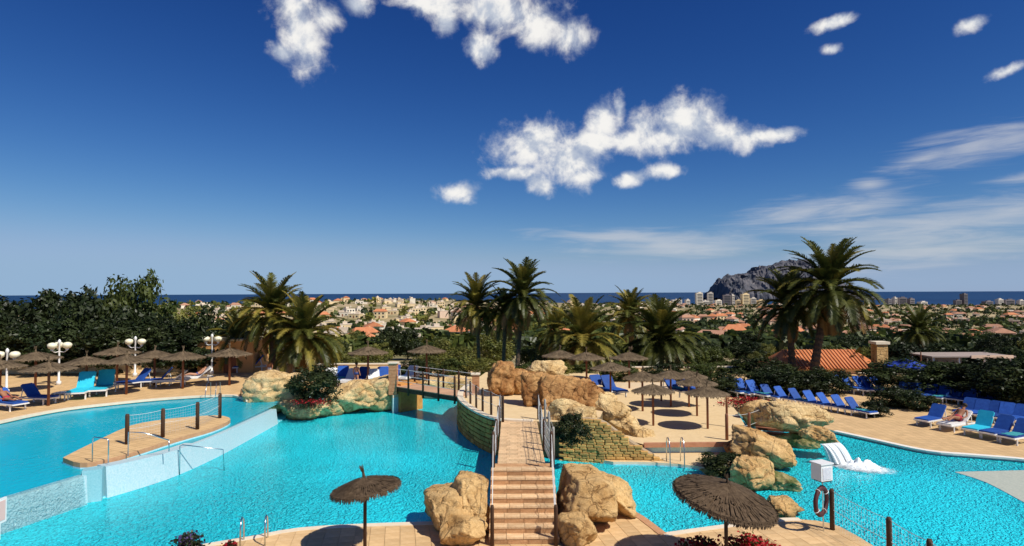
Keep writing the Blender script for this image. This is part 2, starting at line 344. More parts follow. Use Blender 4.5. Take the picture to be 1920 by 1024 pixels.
# ------------------------------------------------------------------ mesh helpers
class MB:
    def __init__(s): s.v = []; s.f = []; s.m = []
    def add(s, vs, fs, mi=0):
        o = len(s.v); s.v += [tuple(x) for x in vs]
        for f in fs: s.f.append(tuple(i + o for i in f)); s.m.append(mi)
        return s
    def box(s, c, d, rz=0.0, mi=0, rot=None):
        hx, hy, hz = d[0] / 2, d[1] / 2, d[2] / 2; c = Vector(c)
        m = rot if rot is not None else Matrix.Rotation(rz, 3, 'Z')
        vs = [c + m @ Vector((x * hx, y * hy, z * hz)) for z in (-1, 1) for y in (-1, 1) for x in (-1, 1)]
        return s.add(vs, [(0, 2, 3, 1), (4, 5, 7, 6), (0, 1, 5, 4), (2, 6, 7, 3), (0, 4, 6, 2), (1, 3, 7, 5)], mi)
    def bar(s, a, b, w, h, mi=0):
        a = Vector(a); b = Vector(b); d = (b - a); L = d.length; x = d.normalized()
        up = Vector((0, 0, 1)) if abs(x.z) < .98 else Vector((0, 1, 0))
        y = up.cross(x).normalized(); z = x.cross(y)
        return s.box((a + b) / 2, (L, w, h), mi=mi, rot=Matrix((x, y, z)).transposed())
    def tube(s, pts, r0, r1=None, n=8, mi=0, radii=None):
        pts = [Vector(p) for p in pts]; k = len(pts); r1 = r0 if r1 is None else r1
        vs = []; fs = []; prev = None
        for i, p in enumerate(pts):
            t = (pts[min(i + 1, k - 1)] - pts[max(i - 1, 0)]).normalized()
            if prev is None:
                up = Vector((0, 0, 1)) if abs(t.z) < .9 else Vector((1, 0, 0))
                x = t.cross(up).normalized()
            else: x = (prev - t * prev.dot(t)).normalized()
            prev = x; y = t.cross(x); r = radii[i] if radii else r0 + (r1 - r0) * i / (k - 1)
            for j in range(n):
                a = 2 * math.pi * j / n; vs.append(p + x * (r * math.cos(a)) + y * (r * math.sin(a)))
        for i in range(k - 1):
            for j in range(n):
                a = i * n + j; b = i * n + (j + 1) % n; fs.append((a, b, b + n, a + n))
        fs.append(tuple(range(n - 1, -1, -1))); fs.append(tuple((k - 1) * n + j for j in range(n)))
        return s.add(vs, fs, mi)
    def lathe(s, prof, n=16, c=(0, 0, 0), mi=0):
        c = Vector(c); vs = []; fs = []
        for r, z in prof:
            for j in range(n):
                a = 2 * math.pi * j / n; vs.append(c + Vector((r * math.cos(a), r * math.sin(a), z)))
        for i in range(len(prof) - 1):
            for j in range(n):
                a = i * n + j; b = i * n + (j + 1) % n; fs.append((a, b, b + n, a + n))
        fs.append(tuple(range(n - 1, -1, -1))); fs.append(tuple((len(prof) - 1) * n + j for j in range(n)))
        return s.add(vs, fs, mi)
    def mesh(s, name, mats, smooth=False):
        me = bpy.data.meshes.new(name); me.from_pydata(s.v, [], s.f)
        for m in (mats if isinstance(mats, (list, tuple)) else [mats]): me.materials.append(m)
        me.polygons.foreach_set('material_index', s.m)
        if smooth: me.polygons.foreach_set('use_smooth', [True] * len(me.polygons))
        me.update(); return me
    def build(s, name, mats, parent=None, loc=None, rz=0.0, smooth=False):
        return link(name, s.mesh(name, mats, smooth), parent, loc, rz)

def link(name, me, parent=None, loc=None, rz=0.0):
    o = bpy.data.objects.new(name, me); COL.objects.link(o)
    if parent is not None: o.parent = parent
    if loc is not None: o.location = loc
    if rz: o.rotation_euler = (0, 0, rz)
    return o
def empty(name, loc=(0, 0, 0), rz=0.0):
    o = bpy.data.objects.new(name, None); COL.objects.link(o); o.location = loc; o.rotation_euler = (0, 0, rz)
    o.empty_display_size = .2; return o
def tag(o, label=None, cat=None, group=None, kind=None):
    if label: o['label'] = label
    if cat: o['category'] = cat
    if group: o['group'] = group
    if kind: o['kind'] = kind
    return o
def struct(o): o['kind'] = 'structure'; return o
KIDS = {}
def copy_tree(o, parent=None):
    c = o.copy(); COL.objects.link(c)
    if parent is not None: c.parent = parent
    for ch in o.children: copy_tree(ch, c)
    return c
def place(proto, used, loc, rz, label, cat, group, scale=1.0):
    """first use moves the prototype itself, later uses copy it with its parts"""
    o = proto if not used else copy_tree(proto)
    used.append(o)
    o.location = loc; o.rotation_euler = (0, 0, rz); o.scale = (scale,) * 3
    return tag(o, label, cat, group)

def prism(name, poly, z0, z1, mats, parent=None, split=None):
    """poly: list of (x, y); mats = [top, side, lower side]"""
    area = sum(a[0] * b[1] - b[0] * a[1] for a, b in zip(poly, poly[1:] + poly[:1]))
    if area < 0: poly = poly[::-1]
    n = len(poly); mb = MB()
    mb.add([(x, y, z1) for x, y in poly], [tuple(range(n))], 0)
    zs = [z1, split, z0] if split is not None else [z1, z0]
    for k in range(len(zs) - 1):
        vs = [(x, y, zs[k]) for x, y in poly] + [(x, y, zs[k + 1]) for x, y in poly]
        mb.add(vs, [(i, i + n, (i + 1) % n + n, (i + 1) % n) for i in range(n)], min(k + 1, len(mats) - 1))
    return mb.build(name, mats, parent)
def smooth_line(pts, sub=4):
    out = []; n = len(pts)
    for i in range(n - 1):
        p0 = Vector(pts[max(i - 1, 0)]); p1 = Vector(pts[i]); p2 = Vector(pts[i + 1]); p3 = Vector(pts[min(i + 2, n - 1)])
        for k in range(sub):
            t = k / sub
            out.append(tuple(.5 * (2 * p1 + (p2 - p0) * t + (2 * p0 - 5 * p1 + 4 * p2 - p3) * t * t + (3 * p1 - p0 - 3 * p2 + p3) * t ** 3)))
    out.append(tuple(pts[-1])); return out
def sweep_strip(name, line, w, z0, z1, m, parent=None):
    """flat kerb of width w along a 2-d line"""
    mb = MB(); n = len(line); L = []; Rr = []
    for i in range(n):
        a = Vector(line[max(i - 1, 0)]); b = Vector(line[min(i + 1, n - 1)]); t = (b - a).normalized(); nn = Vector((-t.y, t.x))
        p = Vector(line[i]); L.append(p + nn * w / 2); Rr.append(p - nn * w / 2)
    vs = [(p.x, p.y, z1) for p in L] + [(p.x, p.y, z1) for p in Rr] + [(p.x, p.y, z0) for p in L] + [(p.x, p.y, z0) for p in Rr]
    fs = []
    for i in range(n - 1):
        fs += [(i, i + n, i + 1 + n, i + 1), (i, i + 1, i + 1 + 2 * n, i + 2 * n), (i + n, i + 3 * n, i + 1 + 3 * n, i + 1 + n)]
    fs += [(0, 2 * n, 3 * n, n), (n - 1, 2 * n - 1, 4 * n - 1, 3 * n - 1)]
    return mb.add(vs, fs).build(name, m, parent)
def fbm(p, o=4): return noise.fractal(p, 1.0, 2.0, o, noise_basis='PERLIN_ORIGINAL')
# ------------------------------------------------------------------ terrain, sea, headland
PROF = [(0, -3), (48, -3), (54, -2.2), (64, -2.4), (80, -3.2), (100, -4.5), (150, -9), (200, -11), (300, -17), (400, -20), (700, -27), (1000, -34), (2000, -46), (3000, -56), (3250, -61), (3600, -75), (9999, -90)]
def interp(tab, x):
    for (a, ya), (b, yb) in zip(tab, tab[1:]):
        if x <= b: return ya + (yb - ya) * (x - a) / (b - a)
    return tab[-1][1]
def hill(x, y, px, d, su, sr, amp):
    a = math.atan((px - 960) / FPX); cx, cy = d * math.sin(a), d * math.cos(a)
    tx, ty = math.cos(a), -math.sin(a)
    u = (x - cx) * tx + (y - cy) * ty; r = (x - cx) * math.sin(a) + (y - cy) * math.cos(a)
    return amp * math.exp(-(u / su) ** 2 - (r / sr) ** 2)
def TH(x, y):
    hyp = math.hypot(x, y); d = .5 * (y + hyp)
    z = interp(PROF, d)
    if d > 150:
        z += hill(x, y, 715, 760, 150, 280, 17) + hill(x, y, 400, 900, 260, 260, 18) + hill(x, y, 730, 2000, 420, 350, 26) + hill(x, y, 1000, 1900, 500, 400, 10)
        z += fbm(Vector((x * .004, y * .004, 3.1))) * min(6, (d - 150) * .02)
    return z
mb = MB(); NA, rr = 150, []
r = 30.0
while r < 3700: rr.append(r); r *= 1.045
for q in rr:
    for i in range(NA + 1):
        a = R(-62 + 124 * i / NA); x, y = q * math.sin(a), q * math.cos(a); mb.v.append((x, y, TH(x, y)))
for j in range(len(rr) - 1):
    for i in range(NA):
        a = j * (NA + 1) + i; mb.f.append((a, a + 1, a + NA + 2, a + NA + 1)); mb.m.append(0)
ground_m = mat('hillside_ground', (.12, .12, .04), (.46, .35, .20), .02, .95, contrast=(.34, .60), detail=10)
struct(mb.build('terrain', ground_m, smooth=True))

seam = mat('sea_water', (.008, .035, .10), (.012, .05, .13), .0008, .55, .6, .02, spec=.12)
mb = MB(); n = 96
mb.add([(0, 0, -60)] + [(60000 * math.sin(2 * math.pi * i / n), 60000 * math.cos(2 * math.pi * i / n), -60) for i in range(n)], [(0, (i + 1) % n + 1, i + 1) for i in range(n)])
struct(mb.build('sea', seam))

# limestone headland standing in the sea
D = 5000.0
prof = [(1338, 560), (1346, 549), (1350, 532), (1358, 522), (1372, 517), (1390, 514), (1414, 510), (1424, 500), (1440, 497), (1458, 497), (1470, 491), (1484, 487), (1500, 487), (1512, 492), (1530, 503), (1555, 522), (1590, 545), (1612, 560)]
ptab = [((x - 960) / FPX * D, 7.5 + (548.5 - y - (x - 960) * .0042) / FPX * D) for x, y in prof]
mb = MB(); NU, NV = 150, 46
u0, u1 = ptab[0][0], ptab[-1][0]
for j in range(NV + 1):
    v = j / NV
    for i in range(NU + 1):
        u = u0 + (u1 - u0) * i / NU; top = max(interp(ptab, u), -66)
        c = min(1, (v / .30)) if v < .5 else min(1, (1 - v) / .35)
        c = c ** .55 if v < .5 else c ** .8
        q = Vector((u * .006, v * 5, 1.0)); s = 1 - abs(noise.noise(q)) * .35 * (1 - c * .6)
        z = -66 + (top + 66) * c * s + fbm(Vector((u * .02, v * 14, 5)), 5) * 22 * min(1, c * 2)
        mb.v.append((u + fbm(Vector((u * .012, v * 6, 9)), 4) * 25, D - 330 + 760 * v + fbm(Vector((u * .015, v * 8, 4)), 4) * 60, z))
for j in range(NV):
    for i in range(NU):
        a = j * (NU + 1) + i; mb.f.append((a, a + 1, a + NU + 2, a + NU + 1)); mb.m.append(0)
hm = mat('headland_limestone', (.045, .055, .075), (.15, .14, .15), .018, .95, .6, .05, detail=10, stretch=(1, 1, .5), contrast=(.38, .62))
struct(mb.build('headland', hm))

# ------------------------------------------------------------------ pools and decks
WL = -0.15            # water level of the lower pools
FL = -1.25            # pool floor
struct(prism('pool_floor', [(-70, 4), (70, 4), (70, 60), (-70, 60)], FL - .2, FL, [MT['pooltile']]))
DECK = [MT['joint'], MT['coping'], MT['poolwall']]
front_line = smooth_line([g2(300, 1040), g2(380, 1024), g2(470, 1009), g2(560, 993), g2(690, 985), g2(828, 981)], 3)
right_front = smooth_line([g2(1245, 1003), g2(1330, 991), g2(1450, 976), g2(1500, 974)], 3) + smooth_line([g2(1530, 976), g2(1575, 987), (10.62, 18.3), (10.8, 16.5), (10.9, 4)], 3)
front_poly = front_line + [g2(862, 960), g2(930, 948), g2(1075, 948), g2(1170, 951)] + right_front + [(-13, 4), (-13, 15.2)]
front = struct(prism('front_deck', front_poly, FL, -.022, DECK, split=-.12))
# loose-laid deck tiles, one object each, cut to the deck outline
def lay_tiles(poly, parent, size, rot, box, z, gap=.012, m=MT['tile'], thick=.02, off=(0, 0)):
    bm = bmesh.new(); f = bm.faces.new([bm.verts.new((x, y, 0)) for x, y in poly])
    x0, x1, y0, y1 = box
    for co, no in (((x0, 0, 0), (-1, 0, 0)), ((x1, 0, 0), (1, 0, 0)), ((0, y0, 0), (0, -1, 0)), ((0, y1, 0), (0, 1, 0))):
        bmesh.ops.bisect_plane(bm, geom=bm.verts[:] + bm.edges[:] + bm.faces[:], plane_co=co, plane_no=no, clear_outer=True)
    dx = Vector((math.cos(rot), math.sin(rot), 0)); dy = Vector((-math.sin(rot), math.cos(rot), 0))
    for d in (dx, dy):
        for k in range(-80, 120):
            c = d * (k * size) + Vector((off[0], off[1], 0))
            bmesh.ops.bisect_plane(bm, geom=bm.verts[:] + bm.edges[:] + bm.faces[:], plane_co=c, plane_no=d)
    r = random.Random(11); cnt = 0
    for f in bm.faces:
        if f.calc_area() < .012: continue
        c = f.calc_center_median(); k = 1 - gap / size
        pts = [((v.co.x - c.x) * k, (v.co.y - c.y) * k) for v in f.verts]
        zz = r.uniform(-.003, .003); n = len(pts); mb = MB()
        mb.add([(x, y, zz) for x, y in pts] + [(x, y, -thick) for x, y in pts], [tuple(range(n))] + [(i, i + n, (i + 1) % n + n, (i + 1) % n) for i in range(n)])
        o = mb.build('tile', m, parent); o.location = (c.x, c.y, z); cnt += 1
    bm.free(); return cnt
nt_ = lay_tiles(front_poly, front, .46, .18, (-10.5, 11, 16.2, 22.5), 0.0)
print('tiles', nt_)
struct(sweep_strip('pool_coping', right_front[:10], .26, -.05, .016, MT['coping']))
struct(sweep_strip('pool_coping', front_line, .26, -.05, .016, MT['coping']))
struct(sweep_strip('pool_coping', [g2(1168, 950), g2(1205, 973), g2(1243, 1002)], .28, -.05, .018, MT['brickedge']))

# upper pool on the left with its terrace
left_line = smooth_line([g2(-260, 850, 1), g2(-80, 806, 1), g2(0, 790, 1), g2(60, 777, 1), g2(130, 765, 1), g2(200, 757, 1), g2(290, 748, 1), g2(380, 742, 1), g2(440, 741, 1), g2(466, 750, 1)], 3)
left_poly = left_line + [(-15.0, 39.2), (-13.2, 40.2), (-10.5, 41.2), (-8.2, 41.2), (-7.6, 39.2), (-6.9, 40.6), (-6.6, 47), (-6.6, 54), (-80, 54), (-80, 20)]
left_deck = struct(prism('left_terrace', left_poly, FL, 1.0, [MT['pave_left'], MT['coping'], MT['poolwall']], split=.82))
struct(sweep_strip('pool_coping', left_line, .3, .9, 1.02, MT['coping']))
UW = .86
crest = [(-30, 12.2), (-16.55, 19.9), (-15.65, 22.75)]
w2 = smooth_line([(-15.35, 23.35), (-14.75, 24.6), (-14.25, 26.2), (-13.95, 29), (-13.9, 32.5), (-13.9, 36.3)], 3)
up_poly = crest + w2 + [(-14, 39), (-16, 48), (-45, 48), (-45, 12)]
struct(prism('upper_pool_floor', up_poly, FL, -.12, [MT['pooltile'], MT['poolwall']]))
water_m = watermat('pool_water', (.03, .85, 1.0), (.42, .96, 1.0), .86, 6.0, .21, .010, .5)
water_up = watermat('upper_pool_water', (.006, .52, .68), (.34, .92, .98), .68, 4.0, .06, .012)
pw = MB().add([(-40, 5, WL), (60, 5, WL), (60, 58, WL), (-40, 58, WL)], [(0, 1, 2, 3)])
struct(pw.build('pool_water', water_m))
upw = [(-30, 12.35), (-16.62, 20.05), (-15.75, 22.85)] + [(x - .2, y) for x, y in w2] + [(-14.2, 39), (-16, 50), (-48, 50), (-48, 12)]
struct(MB().add([(x, y, UW) for x, y in upw], [tuple(range(len(upw)))]).build('upper_pool_water', water_up))
# overflow weir in white mosaic: low spillway, pier, long raised wall
weir = empty('overflow_weir', (-15.5, 23, WL)); tag(weir, 'pale mosaic overflow wall between the upper and the lower pool', 'pool wall')
def wall_part(name, line, w, ztops, zb, m, lean=0.0, foot=None):
    mb = MB(); n = len(line); vs = []
    for i in range(n):
        a = Vector(line[max(i - 1, 0)]); b = Vector(line[min(i + 1, n - 1)]); t = (b - a).normalized(); nn = Vector((t.y, -t.x)); p = Vector(line[i])
        zt = ztops[0] + (ztops[1] - ztops[0]) * i / (n - 1)
        q = [(p - nn * w, zt), (p, zt), (p + nn * lean, zb), (p - nn * w, zb)]
        vs += [(c.x + 15.5, c.y - 23, z - WL) for c, z in q]
    fs = []
    for i in range(n - 1):
        for k in range(4): a = i * 4 + k; b = i * 4 + (k + 1) % 4; fs.append((a, a + 4, b + 4, b))
    fs += [(0, 1, 2, 3), tuple((n - 1) * 4 + k for k in (3, 2, 1, 0))]
    return mb.add(vs, fs).build(name, m, weir)
wall_part('spillway', crest, .22, (.85, .85), FL, MT['whitetile'], .14)
wall_part('raised_wall', w2, .55, (1.0, .72), FL, MT['whitetile'], .25)
mb = MB(); c = Vector((-15.62, 23.05)); mb.box((c.x + 15.5, c.y - 23, (1.02 + FL) / 2 - WL), (.62, .5, 1.02 - FL), .45)
mb.build('pier', mat('pier_mosaic', (.22, .50, .56), (.34, .60, .66), 18, .35, detail=3, spec=.5), weir)
film = watermat('weir_film', (.42, .72, .76), (.9, .98, 1), .45, 7.0, .10, .03)
mb = MB(); vs = []
cl = []
for (x, y), (x2, y2) in zip(crest, crest[1:]):
    for k in range(24): cl.append((x + (x2 - x) * k / 24, y + (y2 - y) * k / 24))
for (x, y) in cl:
    for k, (o, z) in enumerate(((-.25, .885), (.0, .875), (.05, .78), (.12, .4), (.19, 0.0), (.23, WL - .02))):
        t = (Vector(crest[2]) - Vector(crest[1])).normalized(); nn = Vector((t.y, -t.x)); j = .012 * noise.noise(Vector((x * 6, y * 6, z * 3)))
        vs.append((x + nn.x * (o + j) + 15.5, y + nn.y * (o + j) - 23, z - WL))
n = len(cl); mb.add(vs, [(i * 6 + k, i * 6 + k + 1, i * 6 + k + 7, i * 6 + k + 6) for i in range(n - 1) for k in range(5)])
mb.build('falling_water', film, weir, smooth=True)

# tongue-shaped deck island in the upper pool
isl = smooth_line([g2(118, 858, 1.1), g2(170, 832, 1.1), g2(245, 798, 1.1), g2(310, 786, 1.1), g2(375, 780, 1.1), g2(412, 779, 1.1), g2(432, 786, 1.1), g2(400, 802, 1.1), g2(330, 822, 1.1), g2(255, 846, 1.1), g2(196, 862, 1.1), g2(150, 868, 1.1), g2(118, 858, 1.1)], 3)[:-1]
struct(prism('pool_island', isl, -.2, 1.1, [MT['pave_left'], MT['brickedge'], MT['poolwall']], split=.92))

# stone island in the middle
arc = smooth_line([g2(1000, 790, 1.5), g2(940, 787, 1.5), g2(915, 781, 1.5), g2(893, 771, 1.5), g2(877, 761, 1.5), g2(867, 752, 1.5), g2(863, 744, 1.5), g2(866, 733, 1.5), g2(878, 722, 1.5)], 4)
island_poly = arc + [(-2.0, 46.5), (6.5, 46.5), (5.2, 34), (4.2, 29.6), (2.4, 28.6)]
island = struct(prism('stone_island', island_poly, FL, 1.5, [MT['sand'], mat('island_core', (.12, .09, .045), (.2, .15, .08), 5, .95)]))
struct(sweep_strip('island_coping', arc, .34, 1.47, 1.56, MT['coping']))
# court, pad, rear terrace, right terrace
court_poly = [g2(1205, 833, .4), g2(1401, 831, .4), g2(1398, 800, .4), g2(1384, 775, .4), g2(1366, 752, .4), (14.6, 45.2), (5.6, 45.2), (5.2, 34), (4.6, 31)]
struct(prism('sun_court', court_poly, FL, .4, [MT['sand'], MT['redwood'], MT['poolwall']], split=.25))
pad_poly = smooth_line([g2(1150, 866), g2(1222, 867), g2(1300, 873), g2(1345, 882), g2(1385, 892), g2(1410, 888)], 3) + [g2(1440, 850), (13.6, 31), (5.0, 31.5), (3.0, 28.4)]
struct(prism('court_apron', pad_poly, FL, 0.0, [MT['sand'], MT['coping'], MT['poolwall']], split=-.1))
struct(prism('rear_terrace', [(-9, 45), (16, 45), (19, 48), (19, 53), (-9, 53)], FL, .9, [MT['pave'], MT['coping']]))
right_line = smooth_line([g2(1470, 786), g2(1520, 798), g2(1566, 808), g2(1640, 824), g2(1740, 845), g2(1830, 853), g2(1930, 862), g2(2080, 885)], 4)
right_poly = [(15, 45.5), (14.2, 40), (13.4, 33.5)] + right_line + [(60, 22), (80, 40), (80, 57), (16, 57)]
struct(prism('right_terrace', right_poly, FL, 0.0, [MT['pave'], MT['coping'], MT['poolwall']], split=-.1))
struct(sweep_strip('pool_coping', right_line[8:], .3, -.06, .02, mat('coping_white', (.80, .76, .68), rough=.7)))
# shallow beach of the right pool
beach = smooth_line([g2(1790, 888, -.2), g2(1850, 908, -.2), g2(1925, 948, -.2), g2(2000, 985, -.2)], 3)
struct(prism('shallow_beach', beach + [(30, 18), (30, 24), g2(1950, 884, -.2)], FL, -.13, [mat('beach_mosaic', (.36, .40, .34), (.50, .52, .44), 12, .6), MT['poolwall']]))
struct(prism('shallow_shelf', [g2(1560, 815, -.3), g2(1740, 851, -.3), g2(1830, 857, -.3), g2(1990, 870, -.3), g2(1990, 905, -.6), g2(1870, 884, -.6), g2(1740, 862, -.6)], FL, -.42, [MT['poolwall']]))
st = [g2(1172, 957), g2(1248, 1003)]
struct(prism('pool_step', [g2(1172, 957), g2(1248, 1003), g2(1300, 1000), g2(1200, 950)], FL, -.38, [MT['whitetile']]))
# ------------------------------------------------------------------ stonework
def stone_mesh(name, m, sd, d=(1, 1, 1), ch=.12, jit=.06):
    r = random.Random(sd); bm = bmesh.new(); bmesh.ops.create_cube(bm, size=1.0)
    for v in bm.verts: v.co += Vector((r.uniform(-jit, jit), r.uniform(-jit, jit), r.uniform(-jit, jit)))
    bmesh.ops.bevel(bm, geom=bm.edges[:], offset=ch, segments=1, affect='EDGES')
    me = bpy.data.meshes.new(name); bm.to_mesh(me); bm.free(); me.materials.append(m); return me
SM = [stone_mesh('wall_stone', MT['stone'], i) for i in range(5)]
def resample(line, step):
    out = [Vector(line[0])]; acc = 0
    for a, b in zip(line, line[1:]):
        a = Vector(a); b = Vector(b); L = (b - a).length; pos = step - acc
        while pos <= L: out.append(a + (b - a) * (pos / L)); pos += step
        acc = L - (pos - step)
    return out
def along(line, s):
    for a, b in zip(line, line[1:]):
        a = Vector(a); b = Vector(b); L = (b - a).length
        if s <= L: return a + (b - a) * (s / L), (b - a).normalized()
        s -= L
    return Vector(line[-1]), (Vector(line[-1]) - Vector(line[-2])).normalized()
tot = sum((Vector(b) - Vector(a)).length for a, b in zip(arc, arc[1:]))
r = random.Random(5); z = WL - .25
while z < 1.42:
    h = r.uniform(.19, .28); h = min(h, 1.47 - z)
    s = r.uniform(0, .3)
    while s < tot:
        w = r.uniform(.32, .62); p, t = along(arc, s + w / 2)
        o = link('stone', SM[r.randrange(5)], island, (p.x + t.y * -.02, p.y, z + h / 2), math.atan2(t.y, t.x))
        o.scale = (w - .02, .26 + r.uniform(0, .08), h - .02); s += w
    z += h
# brick retaining wall sloping down on the right of the island
bw = empty('retaining_wall', (2.4, 28.3, WL)); tag(bw, 'sloping yellow-brown brick retaining wall beside the walkway, foot in water', 'wall')
bl = [(2.3, 28.2), (4.0, 27.75), (6.55, 27.6)]
BM = [stone_mesh('wall_brick', MT['brick'], 20 + i, ch=.1, jit=.03) for i in range(4)]
core = MB()
def topz(x): return interp([(2.3, 1.72), (3.6, 1.85), (4.4, 1.5), (5.4, .75), (6.55, .05)], x)
n = 14; vs = []
for i in range(n + 1):
    p, t = along(bl, 4.3 * i / n); zt = topz(p.x) - .06; vs += [(p.x - 2.4, p.y + .12 - 28.3, FL - WL), (p.x - 2.4, p.y + .12 - 28.3, zt - WL), (p.x - 2.4, p.y + 1.2 - 28.3, zt - WL)]
core.add(vs, [(i * 3 + k, i * 3 + k + 3, i * 3 + k + 4, i * 3 + k + 1) for i in range(n) for k in (0, 1)])
core.build('core', MT['joint'], bw)
z = WL - .2; row = 0
while z < 1.8:
    s = -.2 * (row % 2)
    while s < 4.3:
        w = r.uniform(.3, .44); p, t = along(bl, max(0, s + w / 2))
        if z + .1 < topz(p.x):
            o = link('brick', BM[r.randrange(4)], bw, (p.x - 2.4, p.y - 28.3 + r.uniform(-.02, .02), z + .06 - WL), math.atan2(t.y, t.x)); o.scale = (w - .015, .22, .115)
        s += w
    z += .125; row += 1

def rock(name, c, size, sd, m, rz=0.0, n=3.2, cuts=12, amp=.095, sub=5, tilt=(0, 0), label=None, group=None, zsink=.12):
    rr_ = random.Random(sd); bm = bmesh.new(); bmesh.ops.create_icosphere(bm, subdivisions=sub, radius=1.0)
    pl = []
    for k in range(cuts):
        d = Vector((rr_.gauss(0, 1), rr_.gauss(0, 1), rr_.gauss(0, .7))).normalized(); pl.append((d, rr_.uniform(.72, .98)))
    off = Vector((rr_.uniform(-50, 50), rr_.uniform(-50, 50), rr_.uniform(-50, 50)))
    sz = Vector(size) / 2
    for v in bm.verts:
        d = v.co.normalized(); q = (abs(d.x) ** n + abs(d.y) ** n + abs(d.z) ** n) ** (-1 / n); p = d * q
        for nn, o in pl:
            e = p.dot(nn) - o
            if e > 0: p -= nn * e * .93
        w = Vector((p.x * sz.x, p.y * sz.y, p.z * sz.z)); lim = min(sz)
        f = fbm(w * (.9 / max(lim, .3)) + off, 6) * 1.1 - abs(noise.noise(w * (2.2 / max(lim, .3)) + off)) * .55
        f += .35 * noise.noise(Vector((w.x * 1.2, w.y * 1.2, w.z * 5)) + off) + .12 * fbm(w * 5 + off, 3)
        vd = noise.voronoi(w * (1.25 / max(lim, .35)) + off + Vector((noise.noise(w * 1.5), noise.noise(w * 1.5 + off), 0)) * .3)[0]; ck = vd[1] - vd[0]
        if ck < .10: f -= (1 - ck / .10) * .75
        p += d * (f * amp * 1.5)
        v.co = Vector((p.x * sz.x, p.y * sz.y, p.z * sz.z))
    bmesh.ops.transform(bm, matrix=Euler((tilt[0], tilt[1], 0)).to_matrix().to_4x4(), verts=bm.verts)
    lo = min(v.co.z for v in bm.verts)
    for v in bm.verts: v.co.z -= lo
    me = bpy.data.meshes.new(name); bm.to_mesh(me); bm.free(); me.materials.append(m)
    me.polygons.foreach_set('use_smooth', [True] * len(me.polygons))
    o = link(name, me, None, (c[0], c[1], c[2] - zsink), rz); tag(o, label, 'rock', group); return o
GL = 'cast rocks by the left pool'; GS = 'rocks beside the stairs'; GI = 'rocks on the stone island'; GR = 'rocks by the waterfall'
def rk(px, py, z, size, sd, m, rz, label, group, dy=0.0, **k):
    p = G(px, py, z); p.y += dy; return rock('rock', p, size, sd, MT[m], rz, label=label, group=group, **k)
# left group between the pools
rk(500, 786, WL, (3.7, 3.0, 2.75), 1, 'rockpale', .2, 'broad tall cream rock at the end of the overflow wall', GL, 1.3)
rk(566, 789, WL, (3.4, 1.9, 1.35), 2, 'rockpale', -.15, 'low cream rock at the water below the dark bush', GL, .8)
rk(470, 757, .4, (1.8, 2.4, 1.75), 3, 'rockpale', .1, 'pale rock at the corner of the upper pool', GL, 1.2)
rk(546, 744, .6, (2.4, 1.8, 1.6), 30, 'rockpale', .5, 'cream rock behind the dark bush', GL, 1.2)
rk(648, 780, WL, (3.6, 2.6, 2.2), 4, 'rockpale', .1, 'cream boulder right of the dark bush by the pool', GL, 1.1)
rk(714, 774, WL, (3.0, 2.6, 2.45), 5, 'rockpale', -.2, 'cream boulder beside the footbridge pillar', GL, 1.0)
rk(612, 782, WL, (2.0, 1.6, 1.2), 6, 'rockpale', .4, 'small cream rock under the dark bush', GL, .5)
# beside the stairs
rk(872, 1000, -.02, (1.5, 3.3, 1.6), 11, 'rock', .06, 'tall tan boulder left of the stairs', GS, 1.1, n=4.5, amp=.07)
rk(850, 1004, -.02, (2.1, 3.0, 1.25), 12, 'rock', .45, 'lower tan boulder at the pool edge left of the stairs', GS, .7, n=3.2, amp=.07, cuts=7)
rk(866, 1026, -.02, (1.35, 1.5, 1.0), 31, 'rock', .1, 'small tan rock at the foot of the stairs on the left', GS, .4, n=4, amp=.06)
rk(1110, 998, -.02, (2.2, 3.3, 1.58), 13, 'rock', .04, 'big tan boulder right of the stairs', GS, 1.3, n=5, amp=.07)
rk(1156, 972, -.02, (1.5, 2.4, 1.25), 14, 'rock', .3, 'lower tan boulder at the pool edge right of the stairs', GS, .9, n=4.4, amp=.07)
rk(1090, 1030, -.02, (1.2, 1.4, .9), 15, 'rock', .1, 'small tan rock at the foot of the stairs on the right', GS, .5, n=4.4, amp=.07)
# on the stone island
rk(938, 744, 1.5, (1.6, 2.4, 1.95), 21, 'rockorange', .1, 'upright orange rock pillar at the left end of the island rocks', GI, 1.2, n=7, cuts=5)
rk(974, 748, 1.5, (1.8, 1.4, 1.75), 22, 'rockorange', -.2, 'dark orange rock set back between the pillar and the long rocks', GI, 1.7, n=5)
rk(1006, 764, 1.5, (1.6, 1.7, 1.7), 23, 'rockorange', .05, 'square orange rock at the head of the walkway', GI, .9, n=7, cuts=5)
rk(1052, 768, 1.5, (2.5, 1.9, 1.65), 24, 'rockorange', -.05, 'long orange rock above the walkway bush', GI, .9, n=6, cuts=6)
rk(1100, 780, 1.2, (2.2, 2.2, 1.85), 25, 'rockorange', -.3, 'orange rock at the right end of the island rocks', GI, 1.0, n=5)
rk(1128, 778, 1.0, (1.9, 1.6, 1.35), 51, 'rockpale', -.5, 'pale rock leaning on the right end of the orange rocks', GI, .8, n=4)
rk(1090, 806, 1.2, (1.9, 1.2, 1.05), 52, 'rockpale', -.2, 'pale rock between the walkway bush and the brick wall', GI, .6, n=4)
rk(1168, 812, .5, (1.9, 1.2, .9), 53, 'rockpale', -.7, 'middle pale rock of the band above the brick wall', GI, .6, tilt=(0, .3), n=4)
rk(1066, 797, 1.3, (1.7, 1.1, 1.25), 26, 'rockpale', .1, 'pale ledge rock above the walkway bush', GI, .4, n=5)
rk(1140, 795, .9, (3.0, 1.3, 1.0), 27, 'rockpale', -.75, 'pale sloping rock band above the brick wall', GI, .8, tilt=(0, .42), n=4.5)
